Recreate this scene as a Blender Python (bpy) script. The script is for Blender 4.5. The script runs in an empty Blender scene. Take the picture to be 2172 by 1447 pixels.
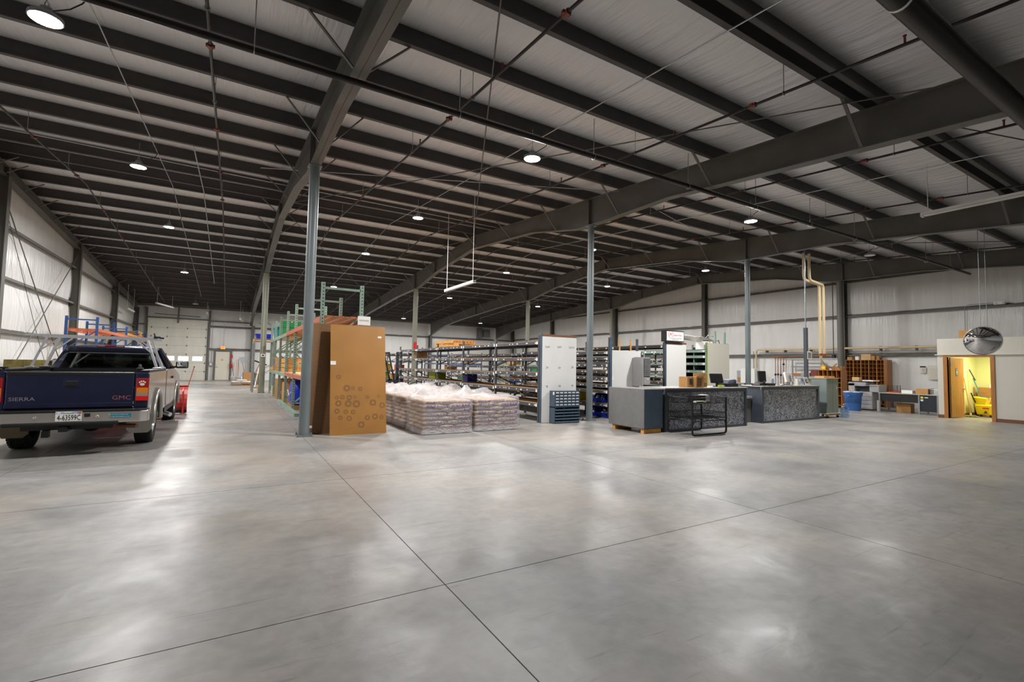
import bpy, math, random
from mathutils import Vector, Matrix, noise
random.seed(11)
S = bpy.context.scene
C = S.collection
PI = math.pi
# ------------------------------------------------------------------ camera
cam = bpy.data.objects.new('camera', bpy.data.cameras.new('camera')); C.objects.link(cam)
cam.data.sensor_width = 36.0; cam.data.lens = 36.0 * 1006.0 / 2172.0
cam.data.clip_start = 0.05; cam.data.clip_end = 200
YAW, PITCH, ROLL = math.radians(30.74), math.radians(3.05), math.radians(1.09)
_f = Vector((math.sin(YAW) * math.cos(PITCH), math.cos(YAW) * math.cos(PITCH), math.sin(PITCH)))
_r0 = Vector((math.cos(YAW), -math.sin(YAW), 0)); _u0 = _r0.cross(_f)
_r = _r0 * math.cos(ROLL) + _u0 * math.sin(ROLL); _u = _u0 * math.cos(ROLL) - _r0 * math.sin(ROLL)
cam.matrix_world = Matrix(((_r.x, _u.x, -_f.x, 0), (_r.y, _u.y, -_f.y, 0), (_r.z, _u.z, -_f.z, 1.5), (0, 0, 0, 1)))
S.camera = cam
# ------------------------------------------------------------------ world, exposure
w = bpy.data.worlds.new('sky'); S.world = w; w.use_nodes = True
w.node_tree.nodes['Background'].inputs[0].default_value = (0.86, 0.93, 1.0, 1)
w.node_tree.nodes['Background'].inputs[1].default_value = 5.0
S.view_settings.view_transform = 'Standard'; S.view_settings.look = 'None'
S.view_settings.gamma = 1.0; S.view_settings.use_curve_mapping = False
S.view_settings.exposure = 0.0
LAMP_W = 178.0
S.cycles.max_bounces = 8; S.cycles.diffuse_bounces = 4; S.cycles.glossy_bounces = 3
S.cycles.transparent_max_bounces = 12; S.cycles.sample_clamp_indirect = 4.0
S.cycles.use_denoising = True; S.cycles.caustics_reflective = False; S.cycles.caustics_refractive = False
# ------------------------------------------------------------------ materials
def lin(c):
    return tuple((x / 255 / 12.92 if x / 255 <= 0.04045 else ((x / 255 + 0.055) / 1.055) ** 2.4) for x in c)
def mat(name, rgb, rough=0.5, metal=0.0, var=0.0, vs=4.0, bump=0.0, bs=20.0, stretch=(1, 1, 1), rgb2=None, spec=0.5, coat=0.0, emit=0.0, coords='Object', detail=4.0):
    m = bpy.data.materials.new(name); m.use_nodes = True
    nt = m.node_tree; b = nt.nodes['Principled BSDF']; L = nt.links.new
    c = lin(rgb)
    b.inputs['Base Color'].default_value = (*c, 1); b.inputs['Roughness'].default_value = rough
    b.inputs['Metallic'].default_value = metal; b.inputs['Specular IOR Level'].default_value = spec
    b.inputs['Coat Weight'].default_value = coat; b.inputs['Coat Roughness'].default_value = 0.08
    if emit:
        b.inputs['Emission Color'].default_value = (*c, 1); b.inputs['Emission Strength'].default_value = emit
    if var or bump or rgb2:
        if coords == 'pos':
            src = nt.nodes.new('ShaderNodeNewGeometry').outputs['Position']
        else:
            src = nt.nodes.new('ShaderNodeTexCoord').outputs['Object']
        mp = nt.nodes.new('ShaderNodeMapping'); mp.inputs['Scale'].default_value = stretch
        L(src, mp.inputs['Vector'])
    if var or rgb2:
        n = nt.nodes.new('ShaderNodeTexNoise'); n.inputs['Scale'].default_value = vs; n.inputs['Detail'].default_value = detail
        L(mp.outputs[0], n.inputs['Vector'])
        r = nt.nodes.new('ShaderNodeValToRGB')
        c2 = lin(rgb2) if rgb2 else tuple(x * (1 - var) for x in c)
        c1 = c if rgb2 else tuple(min(1, x * (1 + var)) for x in c)
        r.color_ramp.elements[0].position = 0.35; r.color_ramp.elements[1].position = 0.65
        r.color_ramp.elements[0].color = (*c2, 1); r.color_ramp.elements[1].color = (*c1, 1)
        L(n.outputs['Fac'], r.inputs['Fac']); L(r.outputs[0], b.inputs['Base Color'])
    if bump:
        n2 = nt.nodes.new('ShaderNodeTexNoise'); n2.inputs['Scale'].default_value = bs; n2.inputs['Detail'].default_value = 3
        L(mp.outputs[0], n2.inputs['Vector'])
        bp = nt.nodes.new('ShaderNodeBump'); bp.inputs['Strength'].default_value = bump; bp.inputs['Distance'].default_value = 0.05 if bump >= 1.0 else (0.028 if bump > 0.9 else 0.02)
        L(n2.outputs['Fac'], bp.inputs['Height']); L(bp.outputs[0], b.inputs['Normal'])
    return m
def glassy(name, tint, mix, rough=0.02):
    m = bpy.data.materials.new(name); m.use_nodes = True; nt = m.node_tree; nt.nodes.clear()
    o = nt.nodes.new('ShaderNodeOutputMaterial'); t = nt.nodes.new('ShaderNodeBsdfTransparent'); g = nt.nodes.new('ShaderNodeBsdfGlossy')
    t.inputs[0].default_value = (*tint, 1); g.inputs[0].default_value = (1, 1, 1, 1); g.inputs[1].default_value = rough
    x = nt.nodes.new('ShaderNodeMixShader'); x.inputs[0].default_value = mix
    nt.links.new(t.outputs[0], x.inputs[1]); nt.links.new(g.outputs[0], x.inputs[2]); nt.links.new(x.outputs[0], o.inputs[0])
    return m
K = {}
K['steel'] = mat('dark_primer_steel', (92, 90, 84), 0.5, var=0.12, vs=1.5)
K['purlin'] = mat('purlin_primer', (70, 67, 66), 0.55, var=0.12, vs=2.0)
K['girt'] = mat('girt_primer', (100, 97, 92), 0.5, var=0.1, vs=2.0)
K['col'] = mat('grey_column_paint', (122, 132, 134), 0.38, 0.1, var=0.12, vs=2.5, stretch=(3, 3, 0.5))
K['colb'] = mat('olive_column_paint', (126, 128, 112), 0.45, 0.0, var=0.1, vs=2.5, stretch=(3, 3, 0.5))
K['liner'] = mat('white_vinyl_liner', (224, 223, 224), 0.3, bump=1.0, bs=1.0, stretch=(7, 0.7, 0.7), spec=0.5, coords='pos')
K['wall_y'] = mat('wall_vinyl_liner_side', (226, 225, 222), 0.3, bump=0.99, bs=1.0, stretch=(1, 6, 0.45), coords='pos', var=0.03, vs=0.5)
K['wall_x'] = mat('wall_vinyl_liner_back', (226, 225, 222), 0.3, bump=0.99, bs=1.0, stretch=(6, 1, 0.45), coords='pos', var=0.03, vs=0.5)
K['black'] = mat('black_plastic', (22, 22, 24), 0.45)
K['rubber'] = mat('black_rubber', (26, 26, 27), 0.8, bump=0.2, bs=60)
K['blackpipe'] = mat('black_iron_pipe', (44, 40, 38), 0.4, 0.5)
K['redfit'] = mat('red_oxide_fitting', (122, 52, 40), 0.5)
K['white'] = mat('white_paint', (232, 232, 228), 0.4)
K['cream'] = mat('cream_paint', (222, 216, 200), 0.5)
K['galv'] = mat('galvanised_steel', (176, 180, 182), 0.35, 0.8, var=0.1, vs=10)
K['alu'] = mat('bright_aluminium', (212, 214, 218), 0.28, 0.55)
K['chrome'] = mat('chrome', (206, 204, 200), 0.16, 0.85)
K['lens'] = mat('lit_lamp_lens', (255, 250, 242), 0.4, emit=60.0)
K['lensoff'] = mat('unlit_lamp_lens', (225, 225, 220), 0.4)
K['lamp'] = mat('lamp_housing', (150, 152, 155), 0.4, 0.6)
K['paper'] = mat('white_paper', (238, 238, 234), 0.6)
K['ink'] = mat('dark_ink', (60, 58, 60), 0.7)
K['shelf'] = mat('charcoal_rack_paint', (78, 82, 90), 0.4, var=0.12, vs=6)
K['shelfd'] = mat('dark_rack_paint', (44, 46, 52), 0.45, var=0.1, vs=6)
K['deck'] = mat('particle_board', (150, 122, 88), 0.7, var=0.12, vs=12, bump=0.1, bs=60)
K['deckpale'] = mat('pale_plywood', (206, 178, 132), 0.6, var=0.1, vs=3, stretch=(1, 6, 1))
K['green'] = mat('sage_green_rack_paint', (134, 158, 142), 0.42, var=0.12, vs=5)
K['orange'] = mat('orange_beam_paint', (190, 100, 66), 0.45, var=0.12, vs=5)
K['blue'] = mat('blue_rack_paint', (42, 82, 140), 0.4, var=0.1, vs=5)
K['wood'] = mat('pallet_pine', (206, 150, 78), 0.65, var=0.15, vs=3, stretch=(1.5, 1.5, 12), bump=0.15, bs=20)
K['woodd'] = mat('weathered_pine', (164, 116, 66), 0.7, var=0.18, vs=3, stretch=(1.5, 1.5, 12), bump=0.15, bs=20)
K['oak'] = mat('honey_oak', (170, 112, 52), 0.4, var=0.12, vs=2.5, stretch=(6, 6, 0.7), bump=0.05)
K['card'] = mat('cardboard', (188, 140, 84), 0.75, var=0.06, vs=5)
K['cardp'] = mat('pale_cardboard', (212, 176, 126), 0.75, var=0.06, vs=5)
K['navy'] = mat('navy_car_paint', (17, 25, 58), 0.28, 0.25, coat=0.8, var=0.15, vs=6)
K['silver'] = mat('pewter_car_paint', (150, 148, 142), 0.3, 0.5, coat=0.7, var=0.06, vs=4)
K['plowred'] = mat('plow_red', (168, 52, 46), 0.45, var=0.12, vs=5)
K['tail'] = mat('red_lens', (150, 18, 26), 0.12, coat=0.8)
K['tailb'] = mat('bright_red_lens', (226, 24, 20), 0.12, coat=0.8)
K['amber'] = mat('amber_lens', (226, 128, 22), 0.12, coat=0.8)
K['clearlens'] = mat('clear_lens', (150, 140, 130), 0.12, coat=0.8)
K['flap'] = mat('dusty_mud_flap', (112, 100, 78), 0.8)
K['seat'] = mat('dark_seat_cloth', (40, 38, 38), 0.9)
K['glass'] = glassy('thin_window_glass', (0.92, 0.95, 0.95), 0.06)
K['tint'] = glassy('tinted_car_glass', (0.35, 0.40, 0.38), 0.10)
K['mirror'] = mat('mirror_glass', (235, 236, 236), 0.02, 1.0)
K['greylam'] = mat('grey_laminate', (112, 112, 112), 0.55, var=0.06, vs=8, bump=0.05, bs=80)
K['slate'] = mat('slate_blue_steel', (74, 92, 110), 0.42, var=0.1, vs=5)
K['cabgrey'] = mat('grey_green_steel', (130, 142, 140), 0.4, var=0.05, vs=3)
K['framegrey'] = mat('counter_frame_grey', (72, 78, 88), 0.4, var=0.08, vs=6)
K['topgrey'] = mat('worktop_grey', (168, 164, 158), 0.5, var=0.08, vs=8)
K['copper'] = mat('copper_pipe', (196, 120, 76), 0.3, 0.85)
K['beige'] = mat('beige_pvc', (212, 190, 150), 0.45)
K['bluebin'] = mat('blue_plastic_bin', (20, 46, 176), 0.4)
K['bluecan'] = mat('blue_trash_can', (62, 112, 182), 0.45, var=0.08, vs=8)
K['teal'] = mat('teal_plastic', (28, 132, 150), 0.4)
K['lime'] = mat('lime_plastic', (168, 196, 44), 0.5)
K['gtarp'] = mat('green_cover', (24, 128, 72), 0.6)
K['yellow'] = mat('safety_yellow', (240, 205, 24), 0.4)
K['red'] = mat('red_enamel', (196, 30, 30), 0.35)
K['copierg'] = mat('office_grey_plastic', (160, 158, 160), 0.5)
K['exit'] = mat('exit_sign_face', (255, 150, 60), 0.5, emit=1.2)
K['deskdark'] = mat('dark_navy_laminate', (28, 32, 40), 0.5)
K['restwall'] = mat('pale_office_wall', (226, 226, 178), 0.6)  # restroom walls: even pale yellow-green, no emission
K['base'] = mat('brown_vinyl_base', (116, 76, 52), 0.5)
K['office'] = mat('office_wall_paint', (206, 202, 190), 0.65, bump=0.05, bs=80)
K['bagp'] = mat('tan_paper_sack', (206, 178, 150), 0.45, var=0.1, vs=8, bump=0.35, bs=10)
K['bagw'] = mat('white_paper_sack', (214, 208, 200), 0.5, var=0.08, vs=8, bump=0.3, bs=10)
K['bagink'] = mat('blue_sack_ink', (34, 54, 140), 0.5)
K['redink'] = mat('red_logo_ink', (206, 30, 46), 0.5)
K['badgered'] = mat('faded_red_badge', (150, 84, 96), 0.5)
K['badgegrey'] = mat('faded_grey_badge', (128, 128, 136), 0.4)
K['tealink'] = mat('teal_sticker', (24, 120, 150), 0.5)
K['skyprint'] = mat('blue_print', (60, 130, 200), 0.4, rgb2=(230, 236, 240), vs=9)
K['water'] = glassy('blue_water_bottle_plastic', (0.55, 0.72, 0.9), 0.16, 0.08)
K['foil'] = mat('foil_duct', (214, 212, 206), 0.25, 0.85, bump=0.8, bs=14)
K['mop'] = mat('mop_yarn', (130, 128, 100), 0.9, var=0.3, vs=30)
K['brown'] = mat('brown_trim', (130, 84, 62), 0.5)
# hardboard with a punched hole grid
def pegmat(name, rgb, hole, pitch=0.0254, rad=0.22, axes='XZ', var=0.08, patches=None, rough=0.5):
    m = mat(name, rgb, rough, var=var, vs=2.0)
    nt = m.node_tree; b = nt.nodes['Principled BSDF']; L = nt.links.new
    def mth(op, a, bb=None):
        n = nt.nodes.new('ShaderNodeMath'); n.operation = op
        for i, q in enumerate((a, bb)):
            if q is None: continue
            if isinstance(q, (int, float)): n.inputs[i].default_value = q
            else: L(q, n.inputs[i])
        return n.outputs[0]
    tc = nt.nodes.new('ShaderNodeTexCoord'); sp = nt.nodes.new('ShaderNodeSeparateXYZ'); L(tc.outputs['Object'], sp.inputs[0])
    d = []
    for a in axes:
        fr = mth('FRACT', mth('DIVIDE', sp.outputs[a], pitch)); q = mth('SUBTRACT', fr, 0.5); d.append(mth('MULTIPLY', q, q))
    k = mth('LESS_THAN', mth('ADD', d[0], d[1]), rad * rad)
    mx = nt.nodes.new('ShaderNodeMix'); mx.data_type = 'RGBA'
    src = b.inputs['Base Color'].links[0].from_socket
    L(k, mx.inputs[0]); L(src, mx.inputs[6]); mx.inputs[7].default_value = (*lin(hole), 1)
    L(mx.outputs[2], b.inputs['Base Color'])
    return m
K['peg'] = pegmat('brown_pegboard', (178, 126, 62), (100, 62, 28))
K['pegd'] = pegmat('dark_brown_pegboard', (124, 84, 46), (176, 156, 126))
K['pegw'] = pegmat('white_pegboard', (228, 228, 226), (170, 170, 172), rad=0.13, var=0.02)
# swirl finished sheet metal
def swirlmat():
    m = mat('swirl_finished_metal', (150, 154, 162), 0.35, 0.15)
    nt = m.node_tree; b = nt.nodes['Principled BSDF']; L = nt.links.new
    tc = nt.nodes.new('ShaderNodeTexCoord')
    cols = []
    for i, sc in enumerate((4.0, 7.5)):
        mp = nt.nodes.new('ShaderNodeMapping'); mp.inputs['Location'].default_value = (i * 3.3, 0, i * 1.7); L(tc.outputs['Object'], mp.inputs[0])
        v = nt.nodes.new('ShaderNodeTexVoronoi'); v.inputs['Scale'].default_value = sc; L(mp.outputs[0], v.inputs['Vector'])
        wv = nt.nodes.new('ShaderNodeMath'); wv.operation = 'MULTIPLY'; wv.inputs[1].default_value = 25; L(v.outputs['Distance'], wv.inputs[0])
        sn = nt.nodes.new('ShaderNodeMath'); sn.operation = 'SINE'; L(wv.outputs[0], sn.inputs[0]); cols.append(sn.outputs[0])
    ns = nt.nodes.new('ShaderNodeTexNoise'); ns.inputs['Scale'].default_value = 7; ns.inputs['Detail'].default_value = 5; L(tc.outputs['Object'], ns.inputs['Vector'])
    a = nt.nodes.new('ShaderNodeMath'); a.operation = 'ADD'; L(cols[0], a.inputs[0]); L(cols[1], a.inputs[1])
    a2 = nt.nodes.new('ShaderNodeMath'); a2.operation = 'MULTIPLY_ADD'; L(ns.outputs['Fac'], a2.inputs[0]); a2.inputs[1].default_value = 5.0; L(a.outputs[0], a2.inputs[2])
    r = nt.nodes.new('ShaderNodeValToRGB'); L(a2.outputs[0], r.inputs['Fac'])
    mr = nt.nodes.new('ShaderNodeMapRange'); mr.inputs[1].default_value = 0.2; mr.inputs[2].default_value = 4.8; L(a2.outputs[0], mr.inputs[0]); L(mr.outputs[0], r.inputs['Fac'])
    e = r.color_ramp.elements; e[0].color = (*lin((92, 93, 100)), 1); e[1].color = (*lin((196, 204, 222)), 1); e[0].position = 0.2; e[1].position = 0.9
    L(r.outputs[0], b.inputs['Base Color'])
    bp = nt.nodes.new('ShaderNodeBump'); bp.inputs['Strength'].default_value = 0.35; bp.inputs['Distance'].default_value = 0.006; L(a2.outputs[0], bp.inputs['Height']); L(bp.outputs[0], b.inputs['Normal'])
    return m
K['swirl'] = swirlmat()
# translucent stretch wrap
def wrapmat():
    m = bpy.data.materials.new('clear_stretch_wrap'); m.use_nodes = True; nt = m.node_tree; nt.nodes.clear(); L = nt.links.new
    o = nt.nodes.new('ShaderNodeOutputMaterial'); t = nt.nodes.new('ShaderNodeBsdfTransparent'); p = nt.nodes.new('ShaderNodeBsdfPrincipled')
    p.inputs['Base Color'].default_value = (0.62, 0.60, 0.62, 1); p.inputs['Roughness'].default_value = 0.2
    x = nt.nodes.new('ShaderNodeMixShader'); L(t.outputs[0], x.inputs[1]); L(p.outputs[0], x.inputs[2]); L(x.outputs[0], o.inputs[0])
    tc = nt.nodes.new('ShaderNodeTexCoord'); n = nt.nodes.new('ShaderNodeTexNoise'); n.inputs['Scale'].default_value = 16; n.inputs['Detail'].default_value = 3
    mp = nt.nodes.new('ShaderNodeMapping'); mp.inputs['Scale'].default_value = (1, 1, 1.8); L(tc.outputs['Object'], mp.inputs[0]); L(mp.outputs[0], n.inputs['Vector'])
    bp = nt.nodes.new('ShaderNodeBump'); bp.inputs['Strength'].default_value = 1.0; bp.inputs['Distance'].default_value = 0.03
    L(n.outputs['Fac'], bp.inputs['Height']); L(bp.outputs[0], p.inputs['Normal'])
    g = nt.nodes.new('ShaderNodeNewGeometry'); sp = nt.nodes.new('ShaderNodeSeparateXYZ'); L(g.outputs['Normal'], sp.inputs[0])
    mr = nt.nodes.new('ShaderNodeMapRange'); mr.inputs[1].default_value = 0.1; mr.inputs[2].default_value = 0.7; mr.inputs[3].default_value = 0.3; mr.inputs[4].default_value = 0.46
    L(sp.outputs['Z'], mr.inputs[0])
    so = nt.nodes.new('ShaderNodeSeparateXYZ'); L(tc.outputs['Object'], so.inputs[0]); mk = nt.nodes.new('ShaderNodeMapRange'); mk.inputs[1].default_value = 0.16; mk.inputs[2].default_value = 0.08; mk.inputs[3].default_value = 0.0; mk.inputs[4].default_value = 0.35; L(so.outputs['Z'], mk.inputs[0])
    ad = nt.nodes.new('ShaderNodeMath'); L(mr.outputs[0], ad.inputs[0]); L(mk.outputs[0], ad.inputs[1]); L(ad.outputs[0], x.inputs[0])
    return m
K['wrap'] = wrapmat()
# power-trowelled concrete
def concrete():
    m = bpy.data.materials.new('trowelled_concrete'); m.use_nodes = True; nt = m.node_tree; b = nt.nodes['Principled BSDF']; L = nt.links.new
    g = nt.nodes.new('ShaderNodeNewGeometry')
    def ns(scale, st=(1, 1, 1), det=5, rot=0, dist=0.0):
        mp = nt.nodes.new('ShaderNodeMapping'); mp.inputs['Scale'].default_value = st; mp.inputs['Rotation'].default_value = (0, 0, rot); L(g.outputs['Position'], mp.inputs[0])
        n = nt.nodes.new('ShaderNodeTexNoise'); n.inputs['Scale'].default_value = scale; n.inputs['Detail'].default_value = det; n.inputs['Distortion'].default_value = dist
        L(mp.outputs[0], n.inputs['Vector']); return n.outputs['Fac']
    def ramp(f, stops):
        r = nt.nodes.new('ShaderNodeValToRGB'); L(f, r.inputs['Fac'])
        while len(r.color_ramp.elements) < len(stops): r.color_ramp.elements.new(0.5)
        for e, (p, c) in zip(r.color_ramp.elements, stops): e.position = p; e.color = (*c, 1)
        return r.outputs[0]
    def mix(f, a, bb, mode='MIX'):
        x = nt.nodes.new('ShaderNodeMix'); x.data_type = 'RGBA'; x.blend_type = mode
        for i, q in ((0, f), (6, a), (7, bb)):
            if isinstance(q, float): x.inputs[i].default_value = q
            elif isinstance(q, tuple): x.inputs[i].default_value = (*q, 1)
            else: L(q, x.inputs[i])
        return x.outputs[2]
    base = ramp(ns(0.55, dist=0.2), [(0.3, lin((126, 125, 125))), (0.5, lin((146, 144, 141))), (0.72, lin((160, 154, 147)))])
    fine = ramp(ns(9.0, det=8), [(0.3, (0.86,) * 3), (0.7, (1.08,) * 3)])
    c = mix(1.0, base, fine, 'MULTIPLY')
    dark = ramp(ns(1.6, (0.9, 1.8, 1), 8, 0.4, 0.5), [(0.5, (0,) * 3), (0.8, (1,) * 3)])
    dk = nt.nodes.new('ShaderNodeMath'); dk.operation = 'MULTIPLY'; dk.inputs[1].default_value = 0.4; L(dark, dk.inputs[0])
    c = mix(dk.outputs[0], c, lin((92, 94, 99)))
    sc = ramp(ns(5.0, (0.35, 5.0, 1), 6, -0.35, 0.9), [(0.62, (0,) * 3), (0.74, (1,) * 3)])
    dk2 = nt.nodes.new('ShaderNodeMath'); dk2.operation = 'MULTIPLY'; dk2.inputs[1].default_value = 0.4; L(sc, dk2.inputs[0])
    c = mix(dk2.outputs[0], c, lin((74, 74, 78)))
    dust = ramp(ns(0.22, (1.4, 0.8, 1), 3), [(0.48, (0,) * 3), (0.7, (1,) * 3)])
    sp = nt.nodes.new('ShaderNodeSeparateXYZ'); L(g.outputs['Position'], sp.inputs[0])
    dk3 = nt.nodes.new('ShaderNodeMath'); dk3.operation = 'MULTIPLY'; L(dust, dk3.inputs[0])
    mrx = nt.nodes.new('ShaderNodeMapRange'); mrx.inputs[1].default_value = 7.0; mrx.inputs[2].default_value = -3.0; mrx.inputs[3].default_value = 0.3; mrx.inputs[4].default_value = 0.95; L(sp.outputs['X'], mrx.inputs[0]); L(mrx.outputs[0], dk3.inputs[1])
    c = mix(dk3.outputs[0], c, lin((164, 150, 134)))
    L(c, b.inputs['Base Color'])
    rr = ramp(ns(1.1, dist=0.8), [(0.3, (0.30,) * 3), (0.7, (0.50,) * 3)]); L(rr, b.inputs['Roughness'])
    b.inputs['Specular IOR Level'].default_value = 0.34
    bp = nt.nodes.new('ShaderNodeBump'); bp.inputs['Strength'].default_value = 0.25; bp.inputs['Distance'].default_value = 0.01
    L(ns(7.0, det=6), bp.inputs['Height']); L(bp.outputs[0], b.inputs['Normal'])
    return m
K['floor'] = concrete()
K['joint'] = mat('joint_filler', (84, 66, 52), 0.9)
# ------------------------------------------------------------------ mesh helpers
class M:
    def __init__(s): s.v = []; s.f = []; s.sm = []
    def add(s, vs, fs, smooth=False):
        o = len(s.v); s.v += [tuple(p) for p in vs]; s.f += [tuple(i + o for i in q) for q in fs]; s.sm += [smooth] * len(fs); return s
    def box(s, x0, x1, y0, y1, z0, z1):
        return s.hexa([(x0, y0, z0), (x1, y0, z0), (x1, y1, z0), (x0, y1, z0), (x0, y0, z1), (x1, y0, z1), (x1, y1, z1), (x0, y1, z1)])
    def hexa(s, p):
        return s.add(p, [(3, 2, 1, 0), (4, 5, 6, 7), (0, 1, 5, 4), (1, 2, 6, 5), (2, 3, 7, 6), (3, 0, 4, 7)])
    def bar(s, a, b, wx, wz, up=(0, 0, 1)):
        a = Vector(a); b = Vector(b); d = (b - a).normalized(); u = Vector(up)
        if abs(d.dot(u)) > 0.95: u = Vector((0, 1, 0))
        x = d.cross(u).normalized() * wx / 2; z = x.normalized().cross(d).normalized() * wz / 2
        return s.hexa([a - x - z, a + x - z, b + x - z, b - x - z, a - x + z, a + x + z, b + x + z, b - x + z])
    def cyl(s, a, b, r, n=12, r1=None, caps=True, smooth=True):
        a = Vector(a); b = Vector(b); d = (b - a).normalized(); r1 = r if r1 is None else r1
        u = d.orthogonal().normalized(); t = d.cross(u)
        ring = lambda p, q: [p + (u * math.cos(2 * PI * i / n) + t * math.sin(2 * PI * i / n)) * q for i in range(n)]
        s.add(ring(a, r) + ring(b, r1), [(i, (i + 1) % n, n + (i + 1) % n, n + i) for i in range(n)], smooth)
        if caps:
            s.add(ring(a, r), [tuple(reversed(range(n)))]); s.add(ring(b, r1), [tuple(range(n))])
        return s
    def tube(s, pts, r, n=8, closed=False):
        pts = [Vector(p) for p in pts]; k = len(pts); rings = []; u = None
        for i in range(k):
            if closed: d = pts[(i + 1) % k] - pts[i - 1]
            else: d = pts[min(i + 1, k - 1)] - pts[max(i - 1, 0)]
            d.normalize()
            u = d.orthogonal().normalized() if u is None else (u - d * u.dot(d)).normalized()
            t = d.cross(u)
            rings += [pts[i] + (u * math.cos(2 * PI * j / n) + t * math.sin(2 * PI * j / n)) * r for j in range(n)]
        fs = []
        for i in range(k if closed else k - 1):
            i2 = (i + 1) % k
            fs += [(i * n + j, i * n + (j + 1) % n, i2 * n + (j + 1) % n, i2 * n + j) for j in range(n)]
        s.add(rings, fs, True)
        if not closed:
            s.add(rings[:n], [tuple(reversed(range(n)))]); s.add(rings[-n:], [tuple(range(n))])
        return s
    def prism(s, poly, axis, a0, a1):
        n = len(poly)
        def P(p, a): return {'x': (a, p[0], p[1]), 'y': (p[0], a, p[1]), 'z': (p[0], p[1], a)}[axis]
        vs = [P(p, a0) for p in poly] + [P(p, a1) for p in poly]
        return s.add(vs, [tuple(range(n)), tuple(reversed(range(n, 2 * n)))] + [(i, n + i, n + (i + 1) % n, (i + 1) % n) for i in range(n)])
    def lathe(s, prof, c=(0, 0, 0), n=20):
        vs = []; fs = []; k = len(prof)
        for r, z in prof: vs += [(c[0] + r * math.cos(2 * PI * j / n), c[1] + r * math.sin(2 * PI * j / n), c[2] + z) for j in range(n)]
        for i in range(k - 1): fs += [(i * n + j, i * n + (j + 1) % n, (i + 1) * n + (j + 1) % n, (i + 1) * n + j) for j in range(n)]
        return s.add(vs, fs, True)
    def ball(s, c, rx, ry=None, rz=None, n=12, k=8):
        ry = ry or rx; rz = rz or rx; vs = []; fs = []
        for i in range(k + 1):
            a = PI * i / k
            vs += [(c[0] + rx * math.sin(a) * math.cos(2 * PI * j / n), c[1] + ry * math.sin(a) * math.sin(2 * PI * j / n), c[2] - rz * math.cos(a)) for j in range(n)]
        for i in range(k): fs += [(i * n + j, i * n + (j + 1) % n, (i + 1) * n + (j + 1) % n, (i + 1) * n + j) for j in range(n)]
        return s.add(vs, fs, True)
    def mesh(s, name, m):
        me = bpy.data.meshes.new(name); me.from_pydata(s.v, [], s.f)
        if any(s.sm): me.polygons.foreach_set('use_smooth', s.sm)
        me.materials.append(m); me.validate(); me.update(); return me
    def build(s, name, m, parent=None, loc=None, rot=None):
        return put(name, s.mesh(name, K[m] if isinstance(m, str) else m), parent, loc, rot)
def put(name, me, parent=None, loc=None, rot=None):
    o = bpy.data.objects.new(name, me); C.objects.link(o)
    if parent is not None: o.parent = parent
    if loc: o.location = loc
    if rot: o.rotation_euler = rot
    return o
def tag(o, label, cat, group=None):
    o['label'] = label; o['category'] = cat
    if group: o['group'] = group
    return o
def thing(name, label, cat, loc=(0, 0, 0), rz=0.0, group=None):
    o = bpy.data.objects.new(name, None); C.objects.link(o); o.empty_display_size = 0.2
    o.location = loc; o.rotation_euler = (0, 0, rz)
    return tag(o, label, cat, group)
def struct(o): o['kind'] = 'structure'; return o
def stuff(o): o['kind'] = 'stuff'; return o
def dup(root, loc, rz=None, label=None, group=None):
    r = root.copy(); C.objects.link(r); r.location = loc
    if rz is not None: r.rotation_euler = (0, 0, rz)
    if label: r['label'] = label
    if group: r['group'] = group
    for ch in list(root.children):
        c = ch.copy(); C.objects.link(c); c.parent = r
        for g in list(ch.children):
            d = g.copy(); C.objects.link(d); d.parent = c
    return r
def bevel(o, wd=0.01, seg=2):
    b = o.modifiers.new('bevel', 'BEVEL'); b.width = wd; b.segments = seg; b.limit_method = 'ANGLE'; b.angle_limit = 0.6; return o
# lettering, converted to meshes once
TX = {}
def make_text(strings):
    obs = []
    for t in strings:
        cu = bpy.data.curves.new('t', 'FONT'); cu.body = t; cu.size = 1.0; cu.align_x = 'CENTER'; cu.align_y = 'CENTER'; cu.resolution_u = 2; cu.extrude = 0.004
        if t == 'GOLD BLAZE': cu.offset = 0.02; cu.shear = 0.25
        o = bpy.data.objects.new('t', cu); C.objects.link(o); obs.append((t, o))
    bpy.context.view_layer.update(); dg = bpy.context.evaluated_depsgraph_get()
    for t, o in obs: TX[t] = bpy.data.meshes.new_from_object(o.evaluated_get(dg))
    for t, o in obs:
        cu = o.data; bpy.data.objects.remove(o); bpy.data.curves.remove(cu)
def text(name, s, size, loc, m, parent=None, rot=(PI / 2, 0, 0), sx=1.0):
    me = TX[s]
    key = s + '|' + m
    if key not in TX:
        me2 = me.copy(); me2.materials.clear(); me2.materials.append(K[m]); me2.name = name; TX[key] = me2
    o = put(name, TX[key], parent, loc, rot); o.scale = (size * sx, size, size); return o
make_text(['GMC', 'SIERRA', '4-63599C', 'Minnesota', 'GOLD BLAZE', 'EXIT', 'IR', 'Ingersoll Rand', 'Air Compressors  Tools  Pumps', 'Parts and Service', '16/4', '12/14', '24', '18', 'W39-W52',
           'BOSTITCH', 'The more you complain, the', 'longer God makes you live'])
# ================================================================== STRUCTURE
XL, XR, YF, YB = -6.0, 25.6, -7.0, 43.1
RIDGE = 18.3
def zr(y): return 5.52 + 0.084 * y if y < RIDGE else 7.06 - 0.065 * (y - RIDGE)
PUR = 0.30
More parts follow.
